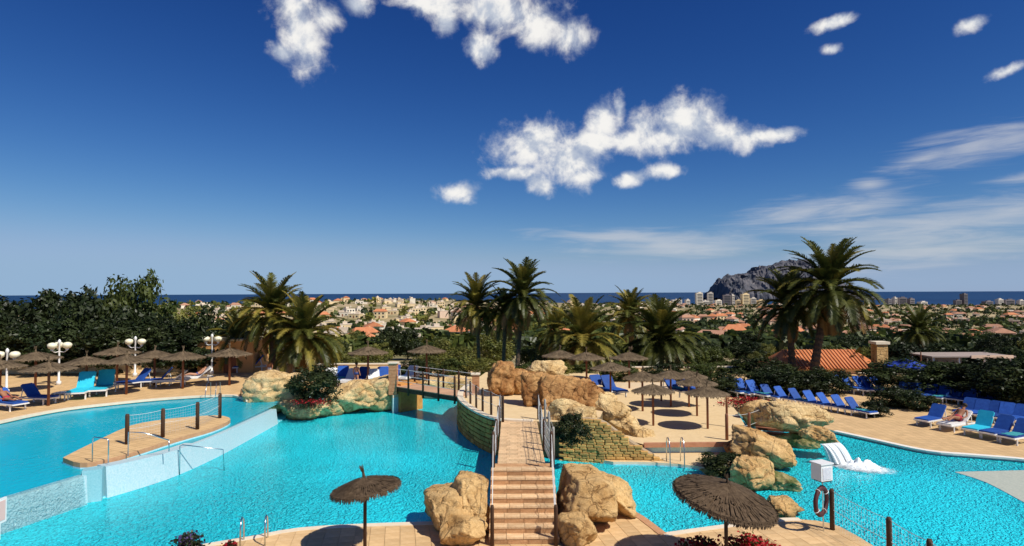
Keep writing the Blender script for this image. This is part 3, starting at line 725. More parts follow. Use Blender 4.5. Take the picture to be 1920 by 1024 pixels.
rk(1195, 830, .1, (2.4, 1.0, .8), 28, 'rockpale', -.6, 'low pale rock band ending at the court', GI, .4, tilt=(0, .35), n=4.5)
rk(1025, 712, 2.2, (2.6, 1.4, 1.15), 29, 'rockpale', -.12, 'pale rock crest behind the orange island rocks', GI, 1.2, n=4)
# by the waterfall
rk(1500, 838, 0, (3.6, 2.6, 1.5), 41, 'rockpale', -.35, 'big pale rock over the waterfall mouth', GR, .9, zsink=-.38, tilt=(0, .1))
rk(1544, 838, .42, (1.7, 1.5, .75), 42, 'rock', -.3, 'flat overhanging rock that the water pours from', GR, .4, tilt=(0, .2), zsink=.0)
rk(1520, 852, WL, (2.2, .8, .75), 49, 'moss_shade_rock', -.3, 'dark rock backing the waterfall hollow, shade put into its colour', GR, 1.4)  # dark material stands in for the shade of the hollow
rk(1440, 800, .0, (2.4, 2.0, 1.5), 48, 'rock', -.5, 'tan rock beside the timber steps', GR, .6)
rk(1450, 885, WL, (3.4, 1.7, 1.35), 43, 'rock', -.72, 'long tan rock slab descending towards the right pool', GR, 1.1, tilt=(0, .24), n=4.5)
rk(1420, 925, WL, (1.7, 1.6, 1.35), 44, 'rock', .2, 'round tan rock behind the large thatch parasol', GR, .8)
rk(1465, 922, WL, (1.8, 1.0, .75), 45, 'moss_shade_rock', -.8, 'mossy green rock at the waterline', GR, .5, tilt=(0, .15))
rk(1474, 970, WL, (1.35, 1.1, .7), 46, 'rock', .4, 'low yellow-green rock beside the front deck', GR, .3)
rk(1395, 858, 0, (1.7, 1.1, .75), 47, 'rockorange', .3, 'dark brown rock under the court edge', GR, .4)
rk(1360, 893, WL, (1.9, .8, .5), 50, 'moss_shade_rock', -.35, 'dark rock ledge at the court waterline', GR, .1)  # ledge in the dark green-brown rock material

# ------------------------------------------------------------------ stairs, walkway, footbridge
stairs = empty('stone_stairs', (.33, 18.55, 0)); tag(stairs, 'tan stone stairs rising from the front deck to the walkway', 'stairs')
NS, RI, RU, SW = 8, .2, .3, 2.12
r = random.Random(9)
for i in range(NS):
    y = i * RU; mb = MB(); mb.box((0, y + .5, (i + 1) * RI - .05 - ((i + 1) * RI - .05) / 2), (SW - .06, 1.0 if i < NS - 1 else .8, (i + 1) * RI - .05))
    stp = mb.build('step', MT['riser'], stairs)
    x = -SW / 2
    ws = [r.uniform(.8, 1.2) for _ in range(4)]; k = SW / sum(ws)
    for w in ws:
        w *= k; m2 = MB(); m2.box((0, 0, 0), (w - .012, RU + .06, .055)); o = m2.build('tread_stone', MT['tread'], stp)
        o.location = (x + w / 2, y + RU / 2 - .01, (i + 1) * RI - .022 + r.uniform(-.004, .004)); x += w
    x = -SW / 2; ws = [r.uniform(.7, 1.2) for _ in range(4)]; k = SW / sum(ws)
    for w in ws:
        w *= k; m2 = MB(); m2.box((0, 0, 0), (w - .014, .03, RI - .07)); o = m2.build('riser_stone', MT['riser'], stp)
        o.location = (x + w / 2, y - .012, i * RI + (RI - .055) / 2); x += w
walk = empty('walkway_bridge', (.3, 20.95, WL)); tag(walk, 'narrow brick-paved walkway bridge from the stairs to the stone island', 'bridge')
WX0, WL0 = .3, 8.4
mb = MB(); mb.box((0, WL0 / 2, 1.42 - WL - .14), (1.7, WL0, .26)); mb.build('slab', MT['riser'], walk)
mb = MB(); mb.box((0, .15, (1.2 - FL) / 2 + FL - WL), (1.5, .3, 1.2 - FL)); mb.build('abutment', MT['stone'], walk)
y = 0; row = 0
PV = [stone_mesh('paver', MT['tread'], 60 + i, ch=.04, jit=.015) for i in range(3)]
while y < WL0 - .05:
    x = -.84 + (-.12 if row % 2 else 0)
    while x < .84:
        x0 = max(x, -.84); x1 = min(x + .42, .84)
        if x1 - x0 > .06:
            o = link('paver', PV[r.randrange(3)], walk, ((x0 + x1) / 2, y + .14, 1.46 - WL + r.uniform(-.004, .004))); o.scale = (x1 - x0 - .01, .27, .06)
        x += .42
    y += .28; row += 1

def post(mbz, c, h, rad, n=10):
    c = Vector(c); mbz.tube([c, c + Vector((0, 0, h * .94)), c + Vector((0, 0, h))], rad, n=n, radii=[rad, rad, rad * .75])
def fence(name, pts, h, label, rad=.055, m='wood', net=True, ropes=(.95, .5), cell=.12, group=None, cat='fence', posts=None, netm='wire'):
    """posts at the 3-d points, ropes and a wire net between them"""
    b = Vector(pts[0]); e = empty(name, b); tag(e, label, cat, group)
    for i, p in enumerate(pts):
        if posts and not posts[i]: continue
        mb = MB(); post(mb, Vector(p) - b, h, rad); mb.build('post', MT[m], e, smooth=True)
    for a, c in zip(pts, pts[1:]):
        a = Vector(a) - b; c = Vector(c) - b; up = Vector((0, 0, h))
        for k in ropes:
            line = [a + up * k + (c - a) * t / 6 + Vector((0, 0, -.04 * math.sin(math.pi * t / 6))) for t in range(7)]
            MB().tube(line, .009, n=5).build('rope', MT[netm], e)
        if net:
            mb = MB(); L = (c - a).length; k = max(2, int(L / cell)); q = int(h * .85 / cell)
            for i in range(1, k):
                p = a + (c - a) * i / k; mb.tube([p + up * .06, p + up * .9], .0025, n=3)
            for j in range(1, q): mb.tube([a + up * (.06 + .84 * j / q), c + up * (.06 + .84 * j / q)], .0025, n=3)
            mb.build('net', MT[netm], e)
    return e
def P3(px, py, z): p = G(px, py, z); return (p.x, p.y, z)
fence('island_post_fence', [P3(238, 833, 1.1), P3(305, 820, 1.1), P3(370, 805, 1.1), P3(412, 784, 1.1)], 1.28, 'four dark posts with a wire net on the tongue-shaped pool island', .085)
fence('post_rail', [P3(943, 791, 1.5), P3(921, 780, 1.5), P3(905, 773, 1.5), P3(893, 766, 1.5), P3(882, 757, 1.5), P3(874, 746, 1.5)], 1.22, 'curved row of dark posts on the rim of the stone island', .06, cell=.16)
yb = 18.6
fence('stair_railing', [(-.62, 18.42, -.01), (-.66, 20.9, 1.6), (-.62, 23.5, 1.49), (-.6, 26.3, 1.49), (-.58, 29.2, 1.5)], 1.2, 'dark post railing with wire net on the left of stairs and walkway', .06, cell=.15)
fence('stair_railing', [(1.27, 18.42, -.01), (1.31, 20.9, 1.6), (1.2, 23.5, 1.49), (1.2, 26.3, 1.49), (1.22, 29.2, 1.5)], 1.2, 'dark post railing with wire net on the right of stairs and walkway', .06, cell=.15)
fence('pool_edge_fence', [(10.05, 19.55, 0), (10.35, 17.1, 0), (10.45, 15.6, 0), (10.5, 13, 0)], 1.27, 'dark posts with a fine net along the right edge of the front deck', .075)
fence('court_fence', [P3(1363, 825, .4), P3(1405, 822, .4), P3(1446, 800, .4)], 1.25, 'brown timber post and rope fence at the corner of the court', .075, m='redwood', net=False)
sb = fence('grey_handrail_fence', [(1.42, 21.6, 1.45), (1.42, 24.2, 1.48), (1.42, 27, 1.48)], 1.35, 'pale grey weathered rail panel beside the right walkway posts', .05, m='greyrail', net=False, ropes=(.98, .75, .5, .25), netm='greyrail')

fb = empty('footbridge', (-7.2, 40.3, 1.2)); tag(fb, 'timber footbridge with dark posts and wire rails over the channel', 'footbridge')
A = Vector((-7.3, 40.4, 1.5)); B = Vector((-2.5, 36.0, 1.5)); base = Vector((-7.2, 40.3, 1.2)); dv = (B - A); ln = dv.length; t = dv.normalized(); nn = Vector((-t.y, t.x, 0)); ang = math.atan2(t.y, t.x)
for s in (-.75, .75):
    mb = MB(); mb.bar(A + nn * s - base + Vector((0, 0, -.14)), B + nn * s - base + Vector((0, 0, -.14)), .12, .26); mb.build('beam', MT['wood'], fb)
k = int(ln / .2); pm = stone_mesh('bridge_plank', MT['plank'], 70, ch=.03, jit=.0)
for i in range(k):
    p = A + dv * ((i + .5) / k) - base; o = link('plank', pm, fb, p + Vector((0, 0, .01)), ang); o.scale = (ln / k - .015, 1.66, .05)
for side in (-1, 1):
    prev = None
    for i in range(5):
        p = A + dv * (.06 + .22 * i) + nn * (.82 * side) - base
        mb = MB(); post(mb, p + Vector((0, 0, -.42)), 1.62, .065); mb.build('post', MT['wood'], fb, smooth=True)
        if prev is not None:
            for h in (1.15, .75, .4): MB().tube([prev + Vector((0, 0, h)), p + Vector((0, 0, h))], .016, n=5).build('rail_wire', MT['wire'], fb)
        prev = p
def pillar(p, w, h, m, label, cap=True):
    e = empty('gate_pillar', p); tag(e, label, 'pillar')
    rr2 = random.Random(int(p[0] * 100)); zz = 0
    while zz < h:
        q = MB(); q.box((0, 0, zz + .11), (w, w, .21)); q.build('block', m, e); zz += .22
    q = MB(); q.box((0, 0, zz + .04), (w + .12, w + .12, .08)); q.build('cap', MT['coping'], e)
pm_ = mat('pillar_stone', (.42, .18, .08), (.60, .32, .16), 4, .85, .3, 14)
pillar((-7.65, 39.6, 1.0), .52, 1.9, pm_, 'orange stone pillar at the left end of the footbridge')
pillar((-2.2, 36.9, 1.5), .42, 1.0, pm_, 'short orange stone pillar at the right end of the footbridge')
mb = MB(); mb.box((0, 0, .5), (1.2, 1.8, 2.5)); tag(mb.build('bridge_abutment', MT['stone'], None, (-7.0, 40.6, -.1), ang), 'dark stone abutment under the left end of the footbridge', 'abutment')
# far bank seen under the bridge
rock('rock', (-4.6, 45.0, WL), (5.2, 1.6, 1.7), 61, MT['rockpale'], .05, label='pale rock bank closing the channel behind the footbridge', group=GL)
# timber steps right of the court
ts = empty('timber_steps', (14.0, 33.6, 0)); tag(ts, 'dark timber steps between the court and the tan rocks', 'steps')
for i in range(6):
    mb = MB(); mb.box((0, i * .5, .08 + i * .13), (1.9, .34, .12)); mb.build('step', MT['redwood'], ts)
ts.location = (13.7, 32.2, 0); ts.rotation_euler = (0, 0, -.35)
# timber edging of the court
e = [Vector(P3(1207, 834, .4)), Vector(P3(1400, 832, .4))]
mb = MB(); mb.bar(e[0] + Vector((0, -.06, .0)), e[1] + Vector((0, -.06, .0)), .16, .2); tag(mb.build('timber_edging', mat('edging_timber', (.40, .17, .09), (.52, .26, .15), 4, .8)), 'reddish timber beam along the front edge of the court', 'beam')
# ------------------------------------------------------------------ thatch parasols
def make_parasol(rad, rise, pole_h, straws, sd, ribs=8, tuft=.5, m='thatch', polem='wood', rim_n=40, drop=.10, pr=.05):
    r = random.Random(sd); e = empty('thatch_parasol')
    mb = MB(); mb.tube([(0, 0, 0), (0, 0, pole_h + rise)], pr, n=10); mb.build('pole', MT[polem], e, smooth=True)
    for k in range(ribs):
        a = 2 * math.pi * k / ribs; mb = MB()
        mb.bar((.03 * math.cos(a), .03 * math.sin(a), pole_h + rise - .07), (rad * .93 * math.cos(a), rad * .93 * math.sin(a), pole_h - .02), .03, .035); mb.build('rib', MT[polem], e)
    mb = MB(); n = rim_n; vs = []; rings = 6
    for i in range(rings + 1):
        t = i / rings
        for j in range(n):
            a = 2 * math.pi * j / n; rr_ = rad * t * (1 + .012 * math.sin(j * 3.7 + i)) + .02
            z = pole_h + rise * (1 - t) ** 1.05 + r.uniform(-.012, .012) + (.012 if j % 2 else 0)
            vs.append((rr_ * math.cos(a), rr_ * math.sin(a), z))
    fs = [(i * n + j, (i + 1) * n + j, (i + 1) * n + (j + 1) % n, i * n + (j + 1) % n) for i in range(rings) for j in range(n)]
    mb.add(vs, fs)
    for k in range(straws):
        a = r.uniform(0, 2 * math.pi); t0 = r.choice((r.uniform(0, .35), r.uniform(.3, .75), r.uniform(.7, .92))); t1 = min(t0 + r.uniform(.22, .4), 1.0 + r.uniform(.0, .07))
        w = r.uniform(.006, .016) * rad; lift = r.uniform(.005, .025) + (.055 if t0 < .35 else .03 if t0 < .7 else 0) * rad
        def pt(t, da): 
            z = pole_h + rise * max(0, 1 - t) ** 1.05 + lift - (max(0, t - .95) * 1.2 * drop / .1 * .3)
            return (rad * t * math.cos(a + da), rad * t * math.sin(a + da), z)
        jit = r.uniform(-.03, .03); s0 = w / max(.15, rad * t0); s1 = w / (rad * t1)
        mb.add([pt(t0, -s0), pt(t0, s0), pt(t1, s1 + jit), pt(t1, -s1 + jit)], [(0, 1, 2, 3)])
    for k in range(int(straws * .5)):    # hanging fringe
        a = r.uniform(0, 2 * math.pi); w = r.uniform(.008, .02); q = rad * r.uniform(.97, 1.03); L = r.uniform(.4, 1) * drop
        mb.add([(q * math.cos(a - w), q * math.sin(a - w), pole_h + .03), (q * math.cos(a + w), q * math.sin(a + w), pole_h + .03), ((q + .03) * math.cos(a + w * .5), (q + .03) * math.sin(a + w * .5), pole_h - L), ((q + .03) * math.cos(a - w * .5), (q + .03) * math.sin(a - w * .5), pole_h - L)], [(0, 1, 2, 3)])
    mb.build('canopy', MT[m], e)
    mb = MB(); z0 = pole_h + rise - .05; lx = r.uniform(-.12, -.04)
    for k in range(26):
        a = r.uniform(0, 2 * math.pi); q = r.uniform(.0, .05); q2 = r.uniform(.02, .10) * (tuft / .5)
        mb.tube([(q * math.cos(a), q * math.sin(a), z0), (q * .6 * math.cos(a) + lx * .3, q * .6 * math.sin(a), z0 + tuft * .55), (q2 * math.cos(a) + lx, q2 * math.sin(a), z0 + tuft * r.uniform(.8, 1.1))], .012, .005, n=4)
    mb.build('tuft', MT[m], e)
    return e
GP = 'thatch parasols'
pa = make_parasol(.99, .27, 1.82, 1300, 1, tuft=.42, drop=.13)
pa.location = (-4.33, 18.16, -.02); pa.rotation_euler = (0, 0, 0)
tag(pa, 'small thatch parasol on a dark pole at the left front pool edge', 'parasol', GP)
for ch in pa.children:
    if not ch.name.startswith('pole'):
        Mx = Matrix.Translation((0, 0, 1.95)) @ Euler((0, R(-8), 0)).to_matrix().to_4x4() @ Matrix.Translation((0, 0, -1.95)); ch.matrix_local = Mx
pb = make_parasol(1.33, .34, 1.93, 2200, 2, tuft=.36, rim_n=56, drop=.16)
pb.location = (5.76, 16.8, -.02); tag(pb, 'large thatch parasol tilted to the right on the front deck', 'parasol', GP)
for ch in pb.children:
    if not ch.name.startswith('pole'):
        ch.matrix_local = Matrix.Translation((0, 0, 2.05)) @ Euler((R(7), R(11), 0)).to_matrix().to_4x4() @ Matrix.Translation((0, 0, -2.05))
proto = make_parasol(1.15, .38, 2.05, 420, 3, tuft=.45, m='thatchnew', polem='redwood', rim_n=28, pr=.06)
used = []
for i, (px, py, lab) in enumerate([(4, 683, 'leftmost thatch parasol of the left terrace, cut by the frame'), (95, 690, 'thatch parasol beneath the three-globe lamp on the left terrace'),
        (70, 671, 'thatch parasol behind the three-globe lamp'), (165, 676, 'thatch parasol above the two turquoise loungers'), (240, 676, 'thatch parasol in front of the second lamp post'),
        (222, 661, 'far thatch parasol behind the second lamp post'), (292, 664, 'thatch parasol between the second and third lamp post'), (345, 669, 'thatch parasol left of the third lamp post'), (432, 665, 'round shaggy thatch parasol by the orange wall left of the palms')]):
    Y = 4.45 * 1150 / (py - 548); X = (px - 960) / FPX * Y
    place(proto, used, (X, Y, 1.0), i * .7, lab, 'parasol', GP, 1.0).scale = (1.16 + .07 * (i % 3), 1.16 + .07 * (i % 3), 1.0 + .03 * (i % 3))
for i, (px, py, z, s, lab) in enumerate([(1225, 798, .4, .88, 'front left thatch parasol on the court'), (1327, 804, .4, .88, 'front right thatch parasol on the court'),
        (1307, 780, .4, .9, 'second thatch parasol from the right on the court'), (1205, 771, .4, .95, 'thatch parasol at the left back of the court'), (1258, 762, .4, .9, 'middle thatch parasol at the back of the court'),
        (1145, 752, .9, .95, 'thatch parasol behind the orange island rocks'), (1292, 763, .4, .9, 'back right thatch parasol on the court'),
        (1100, 728, .9, 1., 'distant thatch parasol behind the rock crest'), (1180, 728, .9, 1., 'distant thatch parasol behind the court'), (1050, 722, .9, 1., 'distant thatch parasol half hidden by the rock crest'),
        (800, 716, .9, 1.1, 'thatch parasol behind the footbridge'), (690, 722, 1.0, 1.1, 'thatch parasol above the white loungers left of the footbridge')]):
    p = P3(px, py, z); place(proto, used, p, i * 1.1, lab, 'parasol', GP, s).scale = (s * 1.1, s * 1.1, s)
# plain timber posts standing on the court
for i, (px, py, h) in enumerate([(1363, 800, 1.6), (1240, 752, 1.6)]):
    mb = MB(); post(mb, (0, 0, 0), h, .06); tag(mb.build('timber_post', MT['redwood'], None, P3(px, py, .4), smooth=True), ['bare brown timber post at the right of the court', 'bare brown timber post at the back of the court'][i], 'post')

# ------------------------------------------------------------------ loungers
def make_lounger(sling, back=42):
    e = empty('sun_lounger'); W, L = .72, 1.95
    mb = MB()
    for s in (-1, 1): mb.bar((s * W / 2, -L / 2, .33), (s * W / 2, L / 2, .33), .05, .06)
    mb.bar((-W / 2, -L / 2, .33), (W / 2, -L / 2, .33), .05, .06); mb.bar((-W / 2, L / 2, .33), (W / 2, L / 2, .33), .05, .06); mb.build('frame', MT['white'], e)
    for sx in (-1, 1):
        for y in (-.72, .72): q = MB(); q.bar((sx * (W / 2 - .02), y, 0), (sx * (W / 2 - .02), y, .31), .06, .05); q.build('leg', MT['white'], e)
    q = MB(); y0, y1 = -L / 2 + .04, .25; q.box((0, (y0 + y1) / 2, .40), (W - .03, y1 - y0, .07)); q.build('seat', MT[sling], e)
    a = R(back); hb = Vector((0, .27, .40)); tp = hb + Vector((0, math.cos(a) * .78, math.sin(a) * .78)); q = MB(); q.bar(hb, tp, W - .03, .07); bk = q.build('backrest', MT[sling], e)
    q = MB(); q.bar(tp - Vector((0, .16 * math.cos(a) - .05 * math.sin(a), .16 * math.sin(a) - .05)), tp - Vector((0, .02 * math.cos(a) - .05 * math.sin(a), .02 * math.sin(a) - .05)), W - .16, .06); q.build('head_pad', MT[sling], bk)
    for s in (-1, 1): q = MB(); q.bar((s * (W / 2 - .02), .75, .34), (s * (W / 2 - .02), tp.y - .15, tp.z - .2), .03, .03); q.build('prop', MT['white'], e)
    return e
LB = make_lounger('blue', 50); LC = make_lounger('cyan', 62); LW = make_lounger('white', 40); ub, uc, uw = [], [], []
ORDN = ['first', 'second', 'third', 'fourth', 'fifth', 'sixth', 'seventh', 'eighth', 'ninth', 'tenth', 'eleventh']
GL1 = 'loungers on the left terrace'; GL2 = 'blue loungers along the right pool'; GL3 = 'loungers behind the right pool'; GL4 = 'loungers behind the footbridge'; GL5 = 'loungers behind the court'
def lg(kind, px, py, z, rz, lab, grp, s=1.12):
    pr, us = {'b': (LB, ub), 'c': (LC, uc), 'w': (LW, uw)}[kind]; p = P3(px, py, z); return place(pr, us, p, rz, lab, 'sun lounger', grp, s)
lg('c', 155, 745, 1, .3, 'left one of the two turquoise loungers by the upper pool', GL1, 1.35)
lg('c', 193, 740, 1, .32, 'right one of the two turquoise loungers by the upper pool', GL1, 1.35)
lg('b', 72, 757, 1, 1.35, 'blue lounger left of the small white table', GL1)
lg('b', 16, 768, 1, 1.2, 'lounger with the sunbather at the left edge', GL1)
lg('b', 252, 727, 1, -.5, 'blue lounger with raised back right of the turquoise pair', GL1, 1.2)
lg('b', 293, 724, 1, -1.2, 'flat blue lounger below the third parasol', GL1, 1.2)
lg('w', 365, 718, 1, -1.0, 'white lounger with a seated bather below the lamp post', GL1, 1.2)
lg('w', 320, 724, 1, -1.4, 'white lounger left of the seated bather', GL1)
lg('b', 468, 697, 1, -1.2, 'blue lounger by the foot of the left palms', GL1, 1.3)
for i in range(9):
    px = 1392 + 27.5 * i; py = 744 + 36 * (i / 8) ** 1.15
    lg('b', px, py, 0, .42 + .08 * math.sin(i * 2.3), ORDN[i] + ' blue lounger from the left in the row above the waterfall', GL2, .98)
for i, (px, py) in enumerate([(1587, 736), (1604, 738), (1626, 739), (1641, 739), (1660, 741)]):
    lg('b', px, py, 0, .5, ['first', 'second', 'third', 'fourth', 'fifth'][i] + ' blue lounger from the left in the back row under the stone gatepost', GL3, 1.15)
for i, (px, py, k, rz) in enumerate([(1747, 797, 'b', 1.1), (1792, 806, 'w', 1.15), (1838, 815, 'c', 1.1), (1872, 822, 'b', 1.15), (1908, 830, 'b', 1.15)]):
    lg(k, px, py, 0, -rz, ['blue lounger nearest the pool at the start of the right row', 'pale lounger with a sunbather in the right row', 'turquoise lounger in the right row', 'blue lounger right of the turquoise one', 'last blue lounger at the right edge'][i], GL3, 1.05)
for i in range(10):
    lg('b', 1690 + 25 * i, 746 + 2.2 * i + 3 * math.sin(i * 3.1), 0, -.9 + .12 * math.sin(i * 1.9), ORDN[i] + ' blue lounger from the left in the shaded row behind the right pool', GL3, 1.0)
for i in range(5):
    lg('b', 1812 + 24 * i, 781 + 3.5 * i, 0, -1.0 + .1 * math.sin(i * 2.7), ORDN[i] + ' blue lounger from the left just behind the sunbather row', GL3, 1.0)
for i, (px, py, k) in enumerate([(622, 722, 'w'), (640, 720, 'b'), (655, 723, 'w'), (672, 722, 'b'), (702, 724, 'w'), (716, 722, 'b'), (735, 718, 'b'), (765, 716, 'w')]):
    lg(k, px, py, 1.0 if px < 750 else .9, .3 - .2 * (i % 4), ['first', 'second', 'third', 'fourth', 'fifth', 'sixth', 'seventh', 'eighth'][i] + ' lounger from the left in the row behind the cream boulders', GL4, 1.15)
for i, (px, py) in enumerate([(1268, 741), (1300, 744), (1375, 742), (1400, 744), (1423, 748), (1128, 741), (1150, 742)]):
    lg('b', px, py, .9 if px < 1360 else 0.0, .4, ['blue lounger seen between the court posts', 'second blue lounger seen between the court posts', 'blue lounger right behind the court', 'second blue lounger right behind the court', 'third blue lounger right behind the court', 'blue lounger beyond the end of the orange rocks', 'second blue lounger beyond the orange rocks'][i], GL5, 1.15)
TWM = [mat('towel_white', (.75, .74, .70), (.62, .60, .57), 8, .95), mat('towel_pink', (.62, .20, .22), (.50, .14, .16), 8, .95), mat('towel_cream', (.66, .52, .32), (.56, .42, .25), 8, .95), mat('towel_teal', (.06, .36, .38), (.04, .26, .30), 8, .95)]
TWN = ['white', 'pink', 'cream', 'teal']
def towel(lgr, k, where_):
    mb = MB(); w, n = .56, 10; vs = []
    for i in range(n + 1):
        y = -.75 + .95 * i / n
        for j in range(5): x = -w / 2 + w * j / 4; vs.append((x * (1 + .03 * math.sin(i)), y, .445 + .012 * math.sin(i * 1.7 + j * 2.1)))
    fs = [(i * 5 + j, i * 5 + j + 1, i * 5 + j + 6, i * 5 + j + 5) for i in range(n) for j in range(4)]
    o = mb.add(vs, fs).build('towel', TWM[k], None, lgr.location, lgr.rotation_euler.z); o.scale = lgr.scale; tag(o, TWN[k] + ' towel spread on ' + where_, 'towel', 'towels on loungers')
for i, o in enumerate([x for x in ub + uw if 'label' in x]):
    if i % 4 == 1 and 'bather' not in o['label']: towel(o, (i * 7) % 4, 'the ' + ' '.join(o['label'].split()[:11]))
tb = empty('side_table', P3(117, 750, 1)); tag(tb, 'small white plastic table left of the turquoise loungers', 'table')
MB().box((0, 0, .46), (.75, .6, .05)).build('table_top', MT['white'], tb)
for x in (-.32, .32):
    for y in (-.25, .25): MB().box((x, y, .22), (.06, .06, .43)).build('leg', MT['white'], tb)

# ------------------------------------------------------------------ lamp posts
def lamp(px, base_py, z, h, heads, lab, Y=None):
    p = P3(px, base_py, z); e = empty('lamp_post', p); tag(e, lab, 'lamp post', 'globe lamp posts')
    mb = MB(); mb.lathe([(.16, 0), (.16, .25), (.075, .32), (.06, h * .6), (.06, h + .1), (.10, h + .16), (.10, h + .3), (.03, h + .42)], 12); mb.build('pole', MT['white'], e, smooth=True)
    for k in range(heads):
        a = 2 * math.pi * k / heads + (0 if heads == 2 else .2); d = Vector((math.cos(a), math.sin(a), 0)) * .5
        q = MB(); q.tube([Vector((0, 0, h - .45)), d * .6 + Vector((0, 0, h - .5)), d + Vector((0, 0, h - .38)), d + Vector((0, 0, h - .25))], .03, n=6); arm = q.build('arm', MT['white'], e)
        q = MB(); q.lathe([(.06, -.25), (.24, -.17), (.31, -.02), (.30, .08), (.20, .18), (.04, .22)], 14); gl = q.build('globe', MT['globe'], e, d + Vector((0, 0, h)), smooth=True)
        q = MB(); q.lathe([(.1, -.34), (.1, -.26), (.17, -.19)], 10); q.build('globe_holder', MT['white'], gl)
lamp(12, 738, 1, 2.55, 2, 'globe lamp post at the left edge of the terrace')
lamp(110, 722, 1, 2.85, 3, 'three-globe white lamp post above the left parasols')
lamp(253, 706, 1, 2.75, 2, 'white two-globe lamp post behind the blue lounger')
lamp(397, 702, 1, 2.85, 2, 'white two-globe lamp post left of the orange wall')
lamp(531, 705, 1, 2.9, 3, 'white lamp post in front of the left palms')

# ------------------------------------------------------------------ handrails, ladder, lifebuoy, box
def rail(name, lines, lab, cat, rad=.022, m='steel'):
    b = Vector(lines[0][0]); e = empty(name, b); tag(e, lab, cat)
    for l in lines: MB().tube([Vector(p) - b for p in l], rad, n=8).build('rail', MT[m], e, smooth=True)
def V(px, py, z, dz=0): p = P3(px, py, z); return (p[0], p[1], p[2] + dz)
a = V(173, 866, 1.1); b = V(203, 868, 1.05)
rail('handrail', [[a, (a[0], a[1], 1.98), (a[0] + .06, a[1], 2.04), (b[0] - .06, b[1], 1.96), (b[0], b[1], 1.9), b]], 'steel hoop handrail at the front tip of the pool island', 'handrail')
a = V(240, 855, 1.05); rail('handrail', [[a, (a[0], a[1], 2.0), (a[0] + .5, a[1] + .2, 1.92), (a[0] + 1.35, a[1] + .5, 1.55)], [(a[0] + 1.35, a[1] + .5, 1.55), (a[0] + 1.35, a[1] + .5, 1.1)]], 'steel handrail beside the first post of the pool island', 'handrail')
a = (-14.1, 26.2, -.2); rail('handrail', [[a, (a[0], a[1], 1.05), (a[0] + .1, a[1] + .02, 1.1), (a[0] + 1.55, a[1] + .6, .75), (a[0] + 1.6, a[1] + .62, -.2)]], 'steel handrail standing in the lower pool by the pale wall', 'handrail')
a = V(395, 742, 1); rail('handrail', [[a, (a[0], a[1], 1.85), (a[0] + .05, a[1] - .6, 1.9), (a[0] + .05, a[1] - .8, 1.2), (a[0] + .05, a[1] - .8, .6)], [(a[0] + .6, a[1], 1), (a[0] + .6, a[1], 1.85), (a[0] + .65, a[1] - .6, 1.9), (a[0] + .65, a[1] - .8, .6)]], 'steel ladder rails at the far edge of the upper pool', 'ladder')
def ladder(c, ang, lab, w=.55, h=.8):
    c = Vector(c); e = empty('pool_ladder', c, ang); tag(e, lab, 'pool ladder')
    for s in (-1, 1):
        x = s * w / 2
        MB().tube([(x, -.45, 0), (x, -.43, h * .75), (x, -.33, h * .96), (x, -.15, h), (x, .05, h * .9), (x, .16, h * .6), (x, .18, 0), (x, .18, -1.1)], .024, n=8).build('rail', MT['steel'], e, smooth=True)
    for z in (-.3, -.6, -.9): MB().box((0, .18, z), (w, .1, .03)).build('rung', MT['steel'], e)
ladder(V(478, 1015, 0), .25, 'steel pool ladder at the front left deck edge', .68)
ladder(V(1268, 870, 0), math.pi, 'steel pool ladder below the court', .62, 1.1)
p = Vector((9.72, 19.45, 0)); e = empty('control_box', p); tag(e, 'white control box on a thin pole by the right pool', 'box')
MB().tube([(0, 0, 0), (0, 0, 1.62)], .022, n=8).build('pole', MT['steel'], e)
q = MB(); q.box((0, 0, 0), (.46, .40, .50)); bx_ = q.build('housing', MT['white'], e, (-.02, 0, 1.85), .35)
MB().box((0, -.207, -.02), (.34, .012, .36)).build('panel', mat('panel_grey', (.55, .56, .62), (.75, .75, .78), 9, .5), bx_); MB().box((0, 0, .27), (.52, .46, .04)).build('lid', MT['white'], bx_)
MB().box((0, -.03, -.265), (.42, .34, .03)).build('base', MT['wood'], bx_)
lb = empty('lifebuoy', (9.62, 19.36, .95)); lb.rotation_euler = (0, R(12), R(38)); tag(lb, 'dark ring lifebuoy hung below the white control box', 'lifebuoy')
mb = MB(); vs = []; fs = []; n1_, n2_ = 36, 12
for i in range(n1_):
    a = 2 * math.pi * i / n1_
    for j in range(n2_):
        b = 2 * math.pi * j / n2_; q = .36 + .075 * math.cos(b); vs.append((q * math.cos(a), .065 * math.sin(b), q * math.sin(a) * 1.12))
fs = [(i * n2_ + j, ((i + 1) % n1_) * n2_ + j, ((i + 1) % n1_) * n2_ + (j + 1) % n2_, i * n2_ + (j + 1) % n2_) for i in range(n1_) for j in range(n2_)]
mb.add(vs, fs).build('ring', MT['rubber'], lb, smooth=True)
for k in range(4):
    a = math.pi / 4 + k * math.pi / 2; q = MB(); q.tube([(.36 * math.cos(a) + .085 * math.cos(t) * math.cos(a), .075 * math.sin(t), 1.12 * (.36 * math.sin(a) + .085 * math.cos(t) * math.sin(a))) for t in [i * math.pi / 5 for i in range(11)]], .012, n=5); q.build('band', MT['white'], lb)
bd = empty('white_board', V(-3, 1012, 0)); tag(bd, 'white framed board at the left edge of the picture', 'board')
MB().box((0, 0, .85), (.06, .5, .75)).build('frame', MT['white'], bd); MB().box((.034, 0, .85), (.012, .38, .6)).build('face', mat('board_face', (.75, .5, .45), rough=.6), bd); MB().box((0, 0, .24), (.05, .08, .5)).build('leg', MT['white'], bd)

